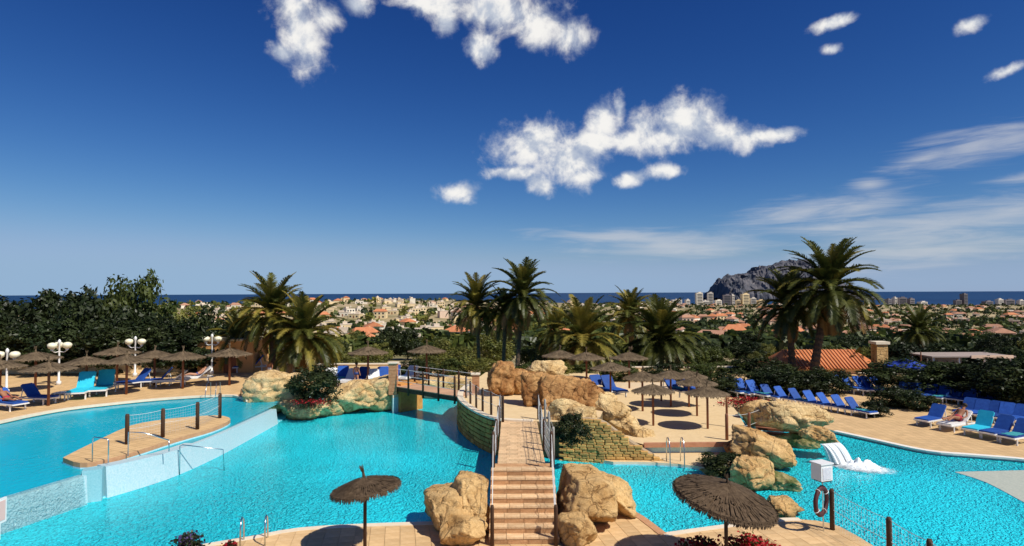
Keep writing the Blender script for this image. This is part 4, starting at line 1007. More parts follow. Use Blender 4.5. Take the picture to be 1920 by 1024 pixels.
# ------------------------------------------------------------------ waterfall
foam = mat('white_water', (.80, .86, .88), (.92, .95, .96), 10, .6)
wf = empty('waterfall', (14.6, 28.3, WL)); tag(wf, 'white waterfall pouring from the rock into the right pool', 'waterfall')
fm = mat('falling_sheet', (.88, .92, .94), (.95, .97, .98), 6, .5, stretch=(6, 6, .6)); fm.node_tree.nodes['Principled BSDF'].inputs['Alpha'].default_value = .6
r = random.Random(4); a0 = G(1548, 828, .75)
mb = MB()
for k in range(150):
    u = r.uniform(-.42, .42); v0 = r.uniform(.7, 1.5); side = r.uniform(-.5, .9); w = r.uniform(.02, .07); pts = []
    for t in [i / 9 * .45 for i in range(10)]:
        pts.append(Vector((a0.x + u + v0 * t * .9, a0.y - .35 + u * .3 - v0 * t * .55 + side * t * .4, .75 - 4.9 * t * t)))
    pts = [p for p in pts if p.z > WL - .05]
    for p, q in zip(pts, pts[1:]): mb.add([p + Vector((-w, 0, 0)) - wf.location, p + Vector((w, w, 0)) - wf.location, q + Vector((w, w, 0)) - wf.location, q + Vector((-w, 0, 0)) - wf.location], [(0, 1, 2, 3)])
mb.build('water_sheet', fm, wf)
fo = bpy.data.materials.new('pool_foam'); fo.use_nodes = True; nt = fo.node_tree; L_ = nt.links.new
pb_ = nt.nodes['Principled BSDF']; pb_.inputs['Base Color'].default_value = (.92, .95, .96, 1); pb_.inputs['Roughness'].default_value = .7
tc_ = nt.nodes.new('ShaderNodeTexCoord'); ns_ = nt.nodes.new('ShaderNodeTexNoise'); ns_.inputs['Scale'].default_value = 7; ns_.inputs['Detail'].default_value = 8; ns_.inputs['Roughness'].default_value = .7; L_(tc_.outputs['Object'], ns_.inputs['Vector'])
ln_ = nt.nodes.new('ShaderNodeVectorMath'); ln_.operation = 'LENGTH'; mp_ = nt.nodes.new('ShaderNodeMapping'); mp_.inputs['Scale'].default_value = (.62, 1.0, 0); L_(tc_.outputs['Object'], mp_.inputs[0]); L_(mp_.outputs[0], ln_.inputs[0])
ma_ = nt.nodes.new('ShaderNodeMath'); ma_.operation = 'SUBTRACT'; L_(ns_.outputs['Fac'], ma_.inputs[0]); L_(ln_.outputs['Value'], ma_.inputs[1])
mr_ = nt.nodes.new('ShaderNodeMapRange'); mr_.interpolation_type = 'SMOOTHSTEP'; L_(ma_.outputs[0], mr_.inputs[0]); mr_.inputs[1].default_value = -.42; mr_.inputs[2].default_value = .18; L_(mr_.outputs[0], pb_.inputs['Alpha'])
mb = MB(); NX, NY = 64, 40; vs = []
for i in range(NX + 1):
    for j in range(NY + 1):
        x = -1.7 + 3.4 * i / NX; y = -1.05 + 2.1 * j / NY; q = math.hypot(x * .62, y); h = .30 * math.exp(-(q / .42) ** 2) * (1 + .9 * fbm(Vector((x * 4, y * 4, 2)), 4)) + .03
        vs.append((x, y, max(.004, h)))
mb.add(vs, [(i * (NY + 1) + j, (i + 1) * (NY + 1) + j, (i + 1) * (NY + 1) + j + 1, i * (NY + 1) + j + 1) for i in range(NX) for j in range(NY)])
fo_ = mb.build('foam', fo, wf, Vector((a0.x + .95, a0.y - 1.05, WL + .004)) - wf.location, -.55, smooth=True); tag(fo_, kind='stuff')

# ------------------------------------------------------------------ people
def person(loc, rz, pose, skin, swim, hairm, label, sc=1.0):
    J = {}
    if pose == 'stand':
        J = dict(pel=(0, 0, .98), ch=(0, .0, 1.28), nk=(0, .01, 1.49), hd=(0, .03, 1.62), tp=(0, .03, 1.72))
        for s, n in ((-1, 'l'), (1, 'r')): J.update({'hp' + n: (s * .1, 0, .92), 'kn' + n: (s * .11, .03 * s, .5), 'an' + n: (s * .11, -.02, .09), 'ft' + n: (s * .12, .15, .04), 'sh' + n: (s * .18, 0, 1.42), 'el' + n: (s * .26, -.02, 1.14), 'wr' + n: (s * .27, .08, .9), 'ha' + n: (s * .26, .12, .79)})
    elif pose == 'sit':
        J = dict(pel=(0, 0, .55), ch=(0, -.04, .88), nk=(0, 0, 1.08), hd=(0, .03, 1.2), tp=(0, .03, 1.3))
        for s, n in ((-1, 'l'), (1, 'r')): J.update({'hp' + n: (s * .1, .02, .53), 'kn' + n: (s * .13, .44, .55), 'an' + n: (s * .13, .5, .1), 'ft' + n: (s * .14, .66, .05), 'sh' + n: (s * .18, -.02, 1.0), 'el' + n: (s * .26, .08, .75), 'wr' + n: (s * .16, .3, .64), 'ha' + n: (s * .13, .4, .65)})
    else:   # reclining on a lounger, head towards +y
        J = dict(pel=(0, .18, .56), ch=(0, .46, .80), nk=(0, .63, .95), hd=(0, .72, 1.05), tp=(0, .79, 1.13))
        for s, n in ((-1, 'l'), (1, 'r')): J.update({'hp' + n: (s * .1, .1, .55), 'kn' + n: (s * .12, -.32, .66 if s > 0 else .57), 'an' + n: (s * .12, -.72, .53), 'ft' + n: (s * .13, -.8, .62), 'sh' + n: (s * .19, .57, .88), 'el' + n: (s * .3, .36, .66), 'wr' + n: (s * .27, .12, .58), 'ha' + n: (s * .25, .02, .57)})
    E = [('pel', 'ch'), ('ch', 'nk'), ('nk', 'hd'), ('hd', 'tp')]
    for n in 'lr': E += [('pel', 'hp' + n), ('hp' + n, 'kn' + n), ('kn' + n, 'an' + n), ('an' + n, 'ft' + n), ('ch', 'sh' + n), ('sh' + n, 'el' + n), ('el' + n, 'wr' + n), ('wr' + n, 'ha' + n)]
    RAD = dict(pel=.13, ch=.14, nk=.055, hd=.095, tp=.075, hp=.09, kn=.06, an=.042, ft=.035, sh=.06, el=.042, wr=.03, ha=.032)
    ks = list(J); me = bpy.data.meshes.new('body'); me.from_pydata([J[k] for k in ks], [(ks.index(a), ks.index(b)) for a, b in E], [])
    me.materials.append(MT[skin]); o = link('person', me, None, loc, rz); o.scale = (sc,) * 3
    sk = o.modifiers.new('skin', 'SKIN'); sk.use_smooth_shade = True
    o.modifiers.new('sub', 'SUBSURF').levels = 1; o.modifiers['sub'].render_levels = 1
    for i, k in enumerate(ks):
        v = me.skin_vertices[0].data[i]; q = RAD.get(k, RAD.get(k[:2], .05)); v.radius = (q, q * (.75 if k in ('ch', 'pel') else 1)); v.use_root = (k == 'pel')
    hd = Vector(J['hd']); tp = Vector(J['tp']); ax = (tp - Vector(J['nk'])).normalized()
    mb = MB(); mb.lathe([(.108, -.03), (.115, .03), (.095, .09), (.04, .125)], 12); h = mb.build('hair', MT[hairm], o, hd + ax * .03 - Vector((0, .02, 0)), smooth=True); h.rotation_euler = ax.to_track_quat('Z', 'Y').to_euler()
    pv = Vector(J['pel']); ax2 = (Vector(J['ch']) - pv).normalized(); mb = MB(); mb.lathe([(.15, -.11), (.168, -.02), (.15, .07)], 14); s = mb.build('swimwear', MT[swim], o, pv, smooth=True); s.rotation_euler = ax2.to_track_quat('Z', 'Y').to_euler(); s.scale = (1.15, .95, 1)
    tag(o, label, 'person', 'bathers'); return o
def pp(px, py, z, dz=0): p = G(px, py, z); return (p.x, p.y, z + dz)
person(pp(16, 768, 1), 1.2, 'lie', 'skintan', 'swim_r', 'hair', 'sunbather in red swimwear on the lounger at the left edge', 1.1)
person(pp(365, 718, 1), -1.0, 'lie', 'skin', 'swim_b', 'hair', 'bather in dark swimwear on the white lounger below the lamp post', 1.1)
person(pp(506, 716, 1), 2.6, 'stand', 'skintan', 'swim_w', 'hair', 'standing bather in white on the terrace left of the lamp post')
person(pp(464, 742, 1), 2.0, 'sit', 'skintan', 'swim_b', 'hair', 'bather sitting on the terrace corner by the pale rock', .8)
person(pp(1792, 806, 0), -1.15, 'lie', 'skintan', 'swim_r', 'hair', 'sunbather on the pale lounger in the right row', 1.15)
person(pp(668, 725, 1), -.4, 'stand', 'skin', 'swim_b', 'hair', 'bather standing among the loungers behind the cream boulders', .95)
# ------------------------------------------------------------------ palms
def frond_mesh(name, elev, droop, L, m, sd, nl=54, wl=.60):
    r = random.Random(sd); mb = MB(); pts = []; p = Vector((0, 0, 0)); a = elev; n = 12
    for i in range(n + 1):
        pts.append(p.copy()); a -= droop / n * (.4 + 1.3 * i / n); p = p + Vector((math.cos(a), 0, math.sin(a))) * (L / n)
    mb.tube(pts, .035, .006, n=4)
    for k in range(nl):
        t = .14 + .86 * (k + .5) / nl; f = t * n; i = min(int(f), n - 1); q = pts[i] + (pts[i + 1] - pts[i]) * (f - i); tg = (pts[i + 1] - pts[i]).normalized()
        up = Vector((0, 1, 0)).cross(tg) * -1
        for s in (-1, 1):
            ll = wl * (math.sin(math.pi * (.16 + .80 * t)) ** .7) * r.uniform(.8, 1.1); fw = r.uniform(.65, .95)
            d = (tg * fw + Vector((0, s * .8, 0)) + up * r.uniform(.12, .38)).normalized(); e = q + d * ll * .6; e2 = q + d * ll + Vector((0, 0, -.16 * ll))
            w = .026 + .014 * r.random(); ww = tg * w
            mb.add([q - ww, q + ww, e + ww * .8, e2, e - ww * .8], [(0, 1, 2, 4), (4, 2, 3)])
    return mb.mesh(name, MT[m])
def frondset(m, tag_, L=1.0):
    out = []
    for k, (el, dr) in enumerate([(80, 40), (66, 55), (50, 70), (32, 75), (14, 75), (-4, 70), (-24, 55)]):
        out.append([frond_mesh('frond_' + tag_, R(el), R(dr), 1.0 * 3.2, m, 10 * k + j) for j in range(2)])
    return out
FS = frondset('frond', 'green'); FSL = frondset('frondlight', 'yellowish'); FSD = frondset('fronddry', 'dry')
def palm(base, crown, nfr, scale, sd, label, trunk_r=.26, light=.2, dry=4, low=1.0, name='palm_tree'):
    r = random.Random(sd); base = Vector(base); crown = Vector(crown); e = empty(name, base); tag(e, label, 'palm tree', 'palm trees')
    c = crown - base; pts = []; rad = []; n = max(8, int(c.length / .22))
    for i in range(n + 1):
        t = i / n; pts.append(Vector((c.x * t ** 1.3, c.y * t ** 1.3, c.z * t))); rad.append(trunk_r * (1.25 - .35 * min(1, t * 3) + (.35 * max(0, t - .82) / .18)) * (1.0 + (.10 if i % 2 else -.06)))
    MB().tube(pts, 1, n=12, radii=rad).build('trunk', MT['palmbark'], e)
    for k in range(nfr):
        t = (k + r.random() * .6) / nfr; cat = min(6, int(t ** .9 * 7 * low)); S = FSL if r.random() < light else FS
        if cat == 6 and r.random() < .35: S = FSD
        o = link('frond', S[cat][r.randrange(2)], e, c + Vector((0, 0, .12 - .25 * t)), k * 2.39996 + r.uniform(-.25, .25)); s = scale * r.uniform(.86, 1.1) ; o.scale = (s, s * 1.1, s)
    for k in range(dry):
        o = link('frond', FSD[6][k % 2], e, c + Vector((0, 0, -.3)), r.uniform(0, 6.28)); o.scale = (scale * .8,) * 3; o.rotation_euler = (0, R(32), o.rotation_euler.z)
    return e
def pm(px, by, cy, Y, z, nfr, sc, sd, lab, bx=None, **k):
    nfr = int(nfr * 1.5); sc *= 1.14
    if Y > 53 and z > .5 or Y > 57: z = -2.4
    c = at(px, cy, Y); b = at(bx or px, cy, Y); return palm((b.x, Y, z), (c.x, Y, c.z), nfr, sc, sd, lab, **k)
pm(512, 0, 592, 49, 1.0, 58, .98, 1, 'taller left palm with upright yellow-green fronds behind the lamp post', light=.55, dry=8)
pm(572, 0, 630, 47, 1.0, 52, .98, 2, 'lower left palm with drooping golden fronds', light=.6, dry=22, low=1.1)
pm(447, 0, 640, 52, 1.0, 30, .78, 14, 'small palm by the orange wall on the left terrace', light=.5)
pm(893, 0, 574, 62, .9, 44, .95, 3, 'slim palm left of the tall centre palm', bx=900, trunk_r=.2, light=.5, dry=6)
pm(980, 0, 556, 60, .9, 52, 1.08, 4, 'tall dark palm in the centre of the picture', bx=967, trunk_r=.22, light=.12)
pm(948, 0, 590, 61, .9, 34, .85, 5, 'shorter palm leaning against the tall centre palm', bx=942, trunk_r=.2, light=.3, dry=6)
pm(1092, 0, 640, 53, .9, 46, 1.15, 6, 'low spreading palm behind the orange island rocks', light=.5, dry=2)
pm(1240, 0, 640, 56, .9, 60, 1.22, 7, 'dense dark palm behind the court', light=.05, dry=3)
pm(1182, 0, 592, 76, -3, 44, 1.1, 8, 'distant light palm left of the dense dark palm', light=.5)
pm(1556, 0, 542, 52, 0, 64, 1.3, 9, 'tallest palm on the right with a wide dark crown', bx=1522, trunk_r=.34, light=.08, dry=10)
pm(1478, 0, 576, 54, 0, 52, 1.0, 10, 'dark palm left of the tallest right palm', bx=1484, trunk_r=.3, light=.12, dry=8)
pm(1600, 0, 694, 58, 0, 40, .62, 11, 'low bushy palm under the tallest right palm', light=.05, trunk_r=.3, dry=0)
pm(1722, 0, 622, 68, -1, 38, .9, 12, 'dark palm beside the white pavilion', light=.0, dry=6)
pm(1040, 0, 622, 68, -2, 34, .85, 13, 'hazy green palm between the centre palm and the spreading palm', light=.4)

# ------------------------------------------------------------------ broadleaf trees and shrubs
def crown_mesh(name, m, sd, nclump=46, per=70, leaf=.16, shape=(1, 1, 1), hollow=.45):
    """unit crown: leaf-sized faces gathered in clumps spread through an uneven volume"""
    r = random.Random(sd); mb = MB()
    for c in range(nclump):
        while True:
            d = Vector((r.uniform(-1, 1), r.uniform(-1, 1), r.uniform(-1, 1)))
            if hollow < d.length < 1: break
        d = Vector((d.x * shape[0], d.y * shape[1], d.z * shape[2])) * (1 + .25 * noise.noise(d * 2 + Vector((sd, 0, 0)))); cr = r.uniform(.16, .34)
        for k in range(per):
            q = Vector((r.gauss(0, 1), r.gauss(0, 1), r.gauss(0, .8))).normalized(); p = d + q * cr * r.uniform(.5, 1.1)
            nrm = (q + Vector((r.gauss(0, .6), r.gauss(0, .6), r.gauss(0, .6) + .3))).normalized(); x = nrm.orthogonal().normalized(); y = nrm.cross(x); a = r.uniform(0, 6.28)
            x, y = x * math.cos(a) + y * math.sin(a), y * math.cos(a) - x * math.sin(a); l = leaf * r.uniform(.5, 1.15) * .6
            mb.add([p - x * l, p - y * l * .5, p + x * l, p + y * l * .5], [(0, 1, 2, 3)])
    return mb.mesh(name, MT[m])
CR = dict(dark=[crown_mesh('crown_dark', 'leafdark', i, 80, 95, .12) for i in range(3)], mid=[crown_mesh('crown_mid', 'leafmid', 10 + i, 70, 90, .12) for i in range(3)],
          light=[crown_mesh('crown_light', 'leaflight', 20 + i, 70, 80, .11, (.85, .85, 1.1)) for i in range(2)])
def limb_mesh(sd):
    r = random.Random(sd); mb = MB(); mb.tube([(0, 0, 0), (.02, .01, .35), (0, .03, .7), (.02, 0, 1.0)], .055, .03, n=8)
    for k in range(6):
        a = k * 1.05 + r.uniform(-.3, .3); z = r.uniform(.5, .95); d = Vector((math.cos(a), math.sin(a), 0)); mb.tube([Vector((.01, .01, z)), Vector((.01, .01, z + .2)) + d * .22, Vector((0, 0, z + r.uniform(.35, .6))) + d * r.uniform(.4, .6)], .026, .008, n=5)
    return mb.mesh('tree_trunk', MT['bark'])
LM = [limb_mesh(i) for i in range(2)]
tr = random.Random(21)
def tree(loc, h, w, kind, label, group, name='tree', trunk=.3):
    e = empty(name, loc, tr.uniform(0, 6.28)); tag(e, label, 'tree' if 'tree' in name or name == 'pine_tree' else 'shrub', group)
    ch = h * (1 - trunk); S = CR[kind]
    o = link('crown', S[tr.randrange(len(S))], e, (0, 0, h * trunk + ch / 2)); o.scale = (w / 2, w / 2, ch / 2)
    t = link('trunk', LM[tr.randrange(2)], e); t.scale = (w / 3.2, w / 3.2, h * (trunk + .28)); return e
def tpx(px, top, Y, zb, w, kind, label, group, name='tree', trunk=.22):
    p = at(px, top, Y); return tree((p.x, Y, zb), p.z - zb, w, kind, label, group, name, trunk)
GT = 'trees behind the left terrace'; GTR = 'trees behind the right terrace'; GTM = 'trees on the slope below the terraces'
for a in [(-70, 560, 70, 9, 'dark', 'dark tree beyond the left edge of the frame'), (20, 572, 72, 7.5, 'dark', 'leftmost dark tree behind the parasols'), (70, 562, 68, 7.5, 'dark', 'second dark tree from the left behind the parasols'), (120, 546, 74, 7.5, 'dark', 'dark tree with a rounded top behind the three-globe lamp'),
          (165, 560, 66, 6.5, 'dark', 'dark tree above the turquoise loungers'), (212, 526, 70, 6.0, 'mid', 'taller green tree left of the light-topped one'), (284, 524, 69, 5.4, 'mid', 'tall green tree at the right end of the dark wood'), (245, 575, 64, 6.0, 'dark', 'dark tree below the two tall green ones'),
          (310, 600, 63, 5.0, 'dark', 'low dark tree right of the two tall green ones'), (55, 615, 62, 6, 'dark', 'dark shrubby tree behind the leftmost parasols'), (150, 622, 61, 6, 'dark', 'dark shrubby tree behind the turquoise loungers'), (355, 588, 72, 5.5, 'light', 'yellow-green tree behind the third lamp post'), (400, 590, 66, 5.5, 'dark', 'dark bushy tree behind the lamp beside the orange wall'), (445, 600, 74, 5.5, 'light', 'light green tree left of the palms'),
          (0, 595, 60, 6, 'dark', 'dark tree at the left edge of the terrace'), (105, 600, 60, 5.5, 'dark', 'dark tree just behind the three-globe lamp'), (205, 605, 60, 5.5, 'dark', 'dark tree behind the second lamp post'), (350, 625, 60, 5.5, 'dark', 'low dark tree behind the third parasol group')]:
    Yt = a[2] * .84; tpx(a[0], a[1], Yt, 1.0 if Yt < 53.6 else -2.4, a[3], a[4], a[5], GT, trunk=.1)
for a in [(1680, 636, 68, 6.5, 'dark', 'dark tree right of the tallest palm'), (1775, 648, 72, 7, 'dark', 'dark tree behind the white pavilion'), (1860, 662, 66, 6.5, 'dark', 'dark tree right of the white pavilion'), (1925, 652, 70, 7, 'dark', 'dark tree at the right edge of the frame'), (1420, 672, 58, 5, 'dark', 'dark tree left of the right palms'), (1370, 680, 60, 5, 'mid', 'green tree behind the court loungers'), (1330, 684, 58, 4, 'mid', 'green low tree behind the court'),
          (1450, 690, 52, 4, 'dark', 'dark shrubby tree at the foot of the right palms'), (1660, 690, 60, 4, 'dark', 'dark shrubby tree by the stone gatepost'), (1820, 690, 58, 5.5, 'dark', 'dark shrubby tree in front of the white pavilion'), (1890, 695, 56, 6, 'dark', 'dark shrubby tree above the far right loungers'), (1740, 700, 60, 4, 'dark', 'dark shrubby tree behind the blue umbrella'), (1690, 676, 52, 4.6, 'dark', 'dark shade tree among the right loungers, leftmost'), (1775, 678, 51, 5, 'dark', 'dark shade tree in the middle of the right loungers'), (1862, 676, 48, 5, 'dark', 'dark shade tree over the far right loungers'), (1935, 672, 44, 5, 'dark', 'dark shade tree cut by the right edge of the frame')]:
    Yt = a[2] * .86; tpx(a[0], a[1], Yt, 0.0 if Yt < 56.5 else -2.4, a[3], a[4], a[5], GTR, trunk=.1)
for i, a in enumerate([(640, 664, 78, 5, 'light'), (690, 650, 92, 5, 'light'), (735, 612, 150, 8, 'dark'), (765, 616, 150, 7, 'dark'), (800, 668, 75, 5, 'light'), (835, 640, 80, 6, 'light'), (870, 655, 70, 5, 'light'), (925, 625, 78, 6, 'light'), (1010, 640, 72, 5, 'mid'), (1055, 628, 84, 7, 'light'), (1130, 640, 80, 6, 'light'), (1150, 660, 66, 5, 'mid'), (1290, 650, 70, 5, 'mid'), (1205, 655, 84, 6, 'light'), (660, 684, 64, 4, 'light'), (720, 690, 63, 4, 'mid'), (780, 688, 64, 4, 'light'), (850, 672, 64, 4.5, 'light'), (1010, 668, 64, 4, 'mid'), (600, 672, 66, 4, 'dark'), (1100, 690, 62, 4, 'mid'), (1180, 690, 60, 4, 'mid'), (1340, 650, 110, 6, 'mid'), (1400, 640, 130, 7, 'dark'), (610, 690, 58, 3, 'dark')]):
    lab = {'dark': 'dark green', 'mid': 'green', 'light': 'yellow-green'}[a[4]] + ' tree on the slope ' + (['behind the left palms', 'above the cream boulders', 'behind the footbridge', 'behind the centre palms', 'behind the low spreading palm', 'behind the court'][min(5, max(0, int((a[0] - 560) / 135)))]) + (', near' if a[2] < 68 else ', halfway down' if a[2] < 90 else ', lower down')
    Yt = a[2] * (.85 if a[2] < 67 else 1); zb = TH((a[0] - 960) / FPX * Yt, Yt)
    tpx(a[0], a[1], Yt, zb, a[3], a[4], lab, GTM, trunk=.12)
def shrub(loc, h, w, kind, label, group=None, name='shrub'): return tree(loc, h, w, kind, label, group, name, .02)
p = G(585, 752, 1.0); b1 = shrub((p.x, p.y + .4, .7), 2.2, 3.0, 'dark', 'round dark bush on the cream rocks by the pool')
p = G(1072, 822, 1.2); shrub((p.x, p.y - .2, .95), 1.35, 1.5, 'dark', 'dark green bush between the walkway rail and the brick wall')
p = G(1362, 884, 0); shrub((p.x, p.y - .1, -.1), .85, 2.3, 'dark', 'dark low shrub standing in for the shaded rock edge behind the large parasol')  # dark shrub put in for the shade under the rock edge
p = G(1640, 780, 0); shrub((p.x, p.y, -.1), 1.0, 1.6, 'dark', 'dark shrub at the end of the blue lounger row')
for i, (px, py, h, w, lab) in enumerate([(1462, 742, 1.9, 3.6, 'dark shrub at the left foot of the right palms'), (1508, 742, 1.7, 3.4, 'dark shrub between the trunks of the right palms'), (1552, 738, 1.8, 3.6, 'dark shrub right of the tallest palm trunk'), (1684, 764, 1.3, 2.6, 'dark shrub behind the pale plant at the right lounger row'), (1722, 768, 1.2, 2.6, 'dark shrub left of the sunbather row'), (1350, 742, 1.6, 3.2, 'dark shrub right behind the court'), (1765, 742, 1.6, 4, 'dark hedge shrub in front of the pavilion poles'), (1830, 740, 1.8, 4.4, 'dark hedge shrub behind the shaded lounger row'), (1900, 742, 2.0, 4.6, 'dark hedge shrub at the right end of the shaded row')]):
    p = G(px, py, 0); shrub((p.x, p.y + .4, -.1), h, w, 'dark', lab, 'dark shrubs on the right terrace')
for i, (px, py, h, w, k, lab) in enumerate([(985, 716, 1.3, 2.6, 'mid', 'green shrub behind the orange rock pillar'), (1040, 714, 1.4, 3.0, 'light', 'yellow-green shrub behind the pale rock crest'), (1095, 712, 1.2, 2.8, 'mid', 'green shrub right of the pale rock crest'), (905, 708, 1.5, 3.2, 'light', 'yellow-green shrub behind the short orange pillar'), (850, 706, 1.4, 3.0, 'mid', 'green shrub behind the right half of the footbridge'), (1160, 712, 1.4, 3.0, 'mid', 'green shrub left of the dense dark palm'), (1250, 712, 1.3, 3.2, 'dark', 'dark shrub at the foot of the dense dark palm'), (1310, 714, 1.3, 2.8, 'mid', 'green shrub right of the dense dark palm'), (780, 704, 1.3, 3.0, 'dark', 'dark shrub behind the left half of the footbridge')]):
    p = G(px, py, .9); shrub((p.x, p.y, .8), h, w, k, lab, 'shrubs on the rear terrace')
def flower_bed(loc, w, h, n, petal, sd, label, green='leafmid', pf=.5):
    r = random.Random(sd); e = empty('flower_bush', loc); tag(e, label, 'flowers')
    for nm, m, cnt, lo in (('foliage', green, int(n * (1 - pf)), .0), ('blossom', petal, int(n * pf), .55)):
        mb = MB()
        for k in range(cnt):
            x = r.gauss(0, w * .32); y = r.gauss(0, w * .22); z = h * (lo + (1 - lo) * r.random()) * (1 - .35 * min(1, abs(x) / w)); p = Vector((x, y, z)); nn_ = Vector((r.gauss(0, 1), r.gauss(0, 1), r.gauss(0, 1) + .8)).normalized(); a = nn_.orthogonal().normalized(); b = nn_.cross(a); s = r.uniform(.03, .06)
            mb.add([p - a * s, p - b * s, p + a * s, p + b * s], [(0, 1, 2, 3)])
        for k in range(int(w * 14)): x = r.gauss(0, w * .3); y = r.gauss(0, w * .2); mb.tube([(x * .8, y * .8, 0), (x, y, h * r.uniform(.5, .9))], .007, n=3)
        tag(mb.build(nm, MT[m], e), kind='stuff')
flower_bed((5.25, 17.3, 0), .9, .62, 900, 'petal', 1, 'red flower bush left of the large parasol pole')
flower_bed((6.55, 17.3, 0), 1.1, .66, 1100, 'petal', 2, 'red flower bush right of the large parasol pole')
p = G(352, 1036, 0); flower_bed((p.x, p.y, 0), .6, .55, 700, 'purple', 3, 'dark plant with purple blossoms at the front left deck edge', 'leafdark', .18)
p = G(430, 1035, 0); flower_bed((p.x, p.y, 0), .35, .28, 160, 'petal', 5, 'small plant with reddish blossoms beside the pool ladder', 'leafdark', .3)
p = G(580, 768, .6); flower_bed((p.x, p.y - .2, .75), 1.5, .55, 700, 'petal', 4, 'dark red flowers at the foot of the round bush', 'leafdark', .5)
p = G(1412, 768, .3); flower_bed((p.x, p.y + 1, .1), 2.4, .75, 1800, 'petal', 6, 'dark red planting behind the timber steps', 'leafdark', .42)
# ------------------------------------------------------------------ town
def house_proto(w, d, h, roof, wall, sd, windows=True):
    """villa: wall volume with a wing, tiled or flat roof, each window and the door a part"""
    r = random.Random(sd); e = empty('house'); mb = MB()
    mb.box((0, 0, h / 2 - 1), (w, d, h + 2)); wx = r.choice((-1, 1)); ww, wd_, wh = w * .45, d * .55, h * .55
    mb.box((wx * (w / 2 + ww / 2 - .2), -d * .18, wh / 2 - 1), (ww, wd_, wh + 2)); mb.build('wall', MT[wall], e)
    mr = MB(); o = .45
    if roof == 'flat':
        mr.box((0, 0, h + .18), (w + .3, d + .3, .34)); mr.box((wx * (w / 2 + ww / 2 - .2), -d * .18, wh + .16), (ww + .3, wd_ + .3, .3)); rm = 'roofflat'
        mr.box((-wx * w * .2, d * .1, h + 1.1), (w * .35, d * .4, 1.7))
    else:
        for cx, cy, a, b, z, rh in ((0, 0, w, d, h, .26 * d), (wx * (w / 2 + ww / 2 - .2), -d * .18, ww, wd_, wh, .22 * wd_)):
            x0, x1, y0, y1 = cx - a / 2 - o, cx + a / 2 + o, cy - b / 2 - o, cy + b / 2 + o; k = min(a, b) * .28
            mr.add([(x0, y0, z), (x1, y0, z), (x1, y1, z), (x0, y1, z), (x0 + k, cy, z + rh), (x1 - k, cy, z + rh)], [(0, 1, 5, 4), (1, 2, 5), (2, 3, 4, 5), (3, 0, 4), (3, 2, 1, 0)])
        rm = roof
    rf = mr.build('roof', MT[rm], e)
    MB().box((w * .25, d * .12, h + (1.6 if roof != 'flat' else 2.0)), (.7, .7, 1.6)).build('chimney', MT[wall], rf)
    if windows:
        fl = 2 if h > 5 else 1
        for f in range(fl):
            z = 1.5 + f * 2.9
            if z + .8 > h: continue
            for k in (-1, 0, 1):
                if f == 0 and k == 0:
                    MB().box((0, -d / 2 - .01, 1.1), (1.1, .1, 2.2)).build('door', MT['redwood'], e); continue
                MB().box((k * w * .3, -d / 2 - .01, z), (1.5, .1, 1.4)).build('window', MT['glass'], e)
    return e
HP = []
hr = random.Random(31)
STY = [('wallwhite', 'flat', 'white flat-roofed'), ('wallcream', 'flat', 'cream flat-roofed'), ('wallwhite', 'rooftile', 'white orange-roofed'), ('wallcream', 'rooftile', 'cream orange-roofed'), ('wallpink', 'roofdim', 'pinkish brown-roofed'), ('wallwhite', 'roofdim', 'white brown-roofed'), ('wallpink', 'flat', 'pinkish flat-roofed')]
for i, (wl_, rf_, nm) in enumerate(STY):
    for j in range(2): HP.append((house_proto(hr.uniform(9, 13), hr.uniform(7.5, 10), 6.2 if j == 0 else 3.6, rf_, wl_, 40 + i * 2 + j), nm, [], i, j))
def joined(src):   # distant copy: one mesh, same two materials
    pass
placed = []
SECT = [(330, 'left of the left palms'), (470, 'behind the left palms'), (640, 'on the left slope of the white hill'), (740, 'on the middle of the white hill'), (860, 'on the right slope of the white hill'), (1010, 'behind the centre palms'), (1140, 'behind the spreading palm'), (1290, 'right of the dense dark palm'), (1420, 'below the coastal towers'), (1660, 'behind the right palms'), (1800, 'on the right plain'), (3000, 'at the far right of the plain')]
def where(px):
    for a, s in SECT:
        if px < a: return s
    return SECT[-1][1]
def free(x, y, m):
    for a, b, q in placed:
        if (a - x) ** 2 + (b - y) ** 2 < (q + m) ** 2 * .25: return False
    return True
def put_house(px, d, styles, sc=1.0):
    a = math.atan((px - 960) / FPX); x, y = d * math.sin(a), d * math.cos(a)
    if not free(x, y, 15 * sc): return False
    placed.append((x, y, 15 * sc)); k = hr.choice(styles); pr, nm, us, i, j = HP[k * 2 + (0 if hr.random() < .38 else 1)]
    band = 'near' if d < 230 else 'middle distance' if d < 520 else 'far'
    o = place(pr, us, (x, y, TH(x, y)), hr.choice((0, 1.57)) + hr.uniform(-.5, .5) - a, f'{"two" if j == 0 else "one"}-storey {nm} house {where(px)}, {band}', 'house', f'{nm} houses {where(px)}', sc)
    return True
def scatter(n, x0, x1, d0, d1, styles, sc=1.0):
    c = 0; tries = 0
    while c < n and tries < n * 12:
        tries += 1; px = hr.uniform(x0, x1); d = math.exp(hr.uniform(math.log(d0), math.log(d1)))
        if put_house(px, d, styles, sc): c += 1
scatter(66, 590, 860, 380, 1000, [0, 1, 1, 0, 6, 3, 1], .9)
scatter(14, 600, 870, 210, 400, [0, 1, 3, 2, 1])
scatter(24, 320, 600, 500, 1050, [0, 0, 1, 5, 2], .95)
scatter(12, 440, 640, 260, 600, [1, 3, 0])
scatter(30, 850, 1240, 260, 1000, [4, 2, 5, 3, 1])
scatter(44, 1230, 1560, 210, 1200, [4, 2, 5, 3, 4])
scatter(48, 1560, 2000, 240, 1200, [4, 4, 5, 2, 6])
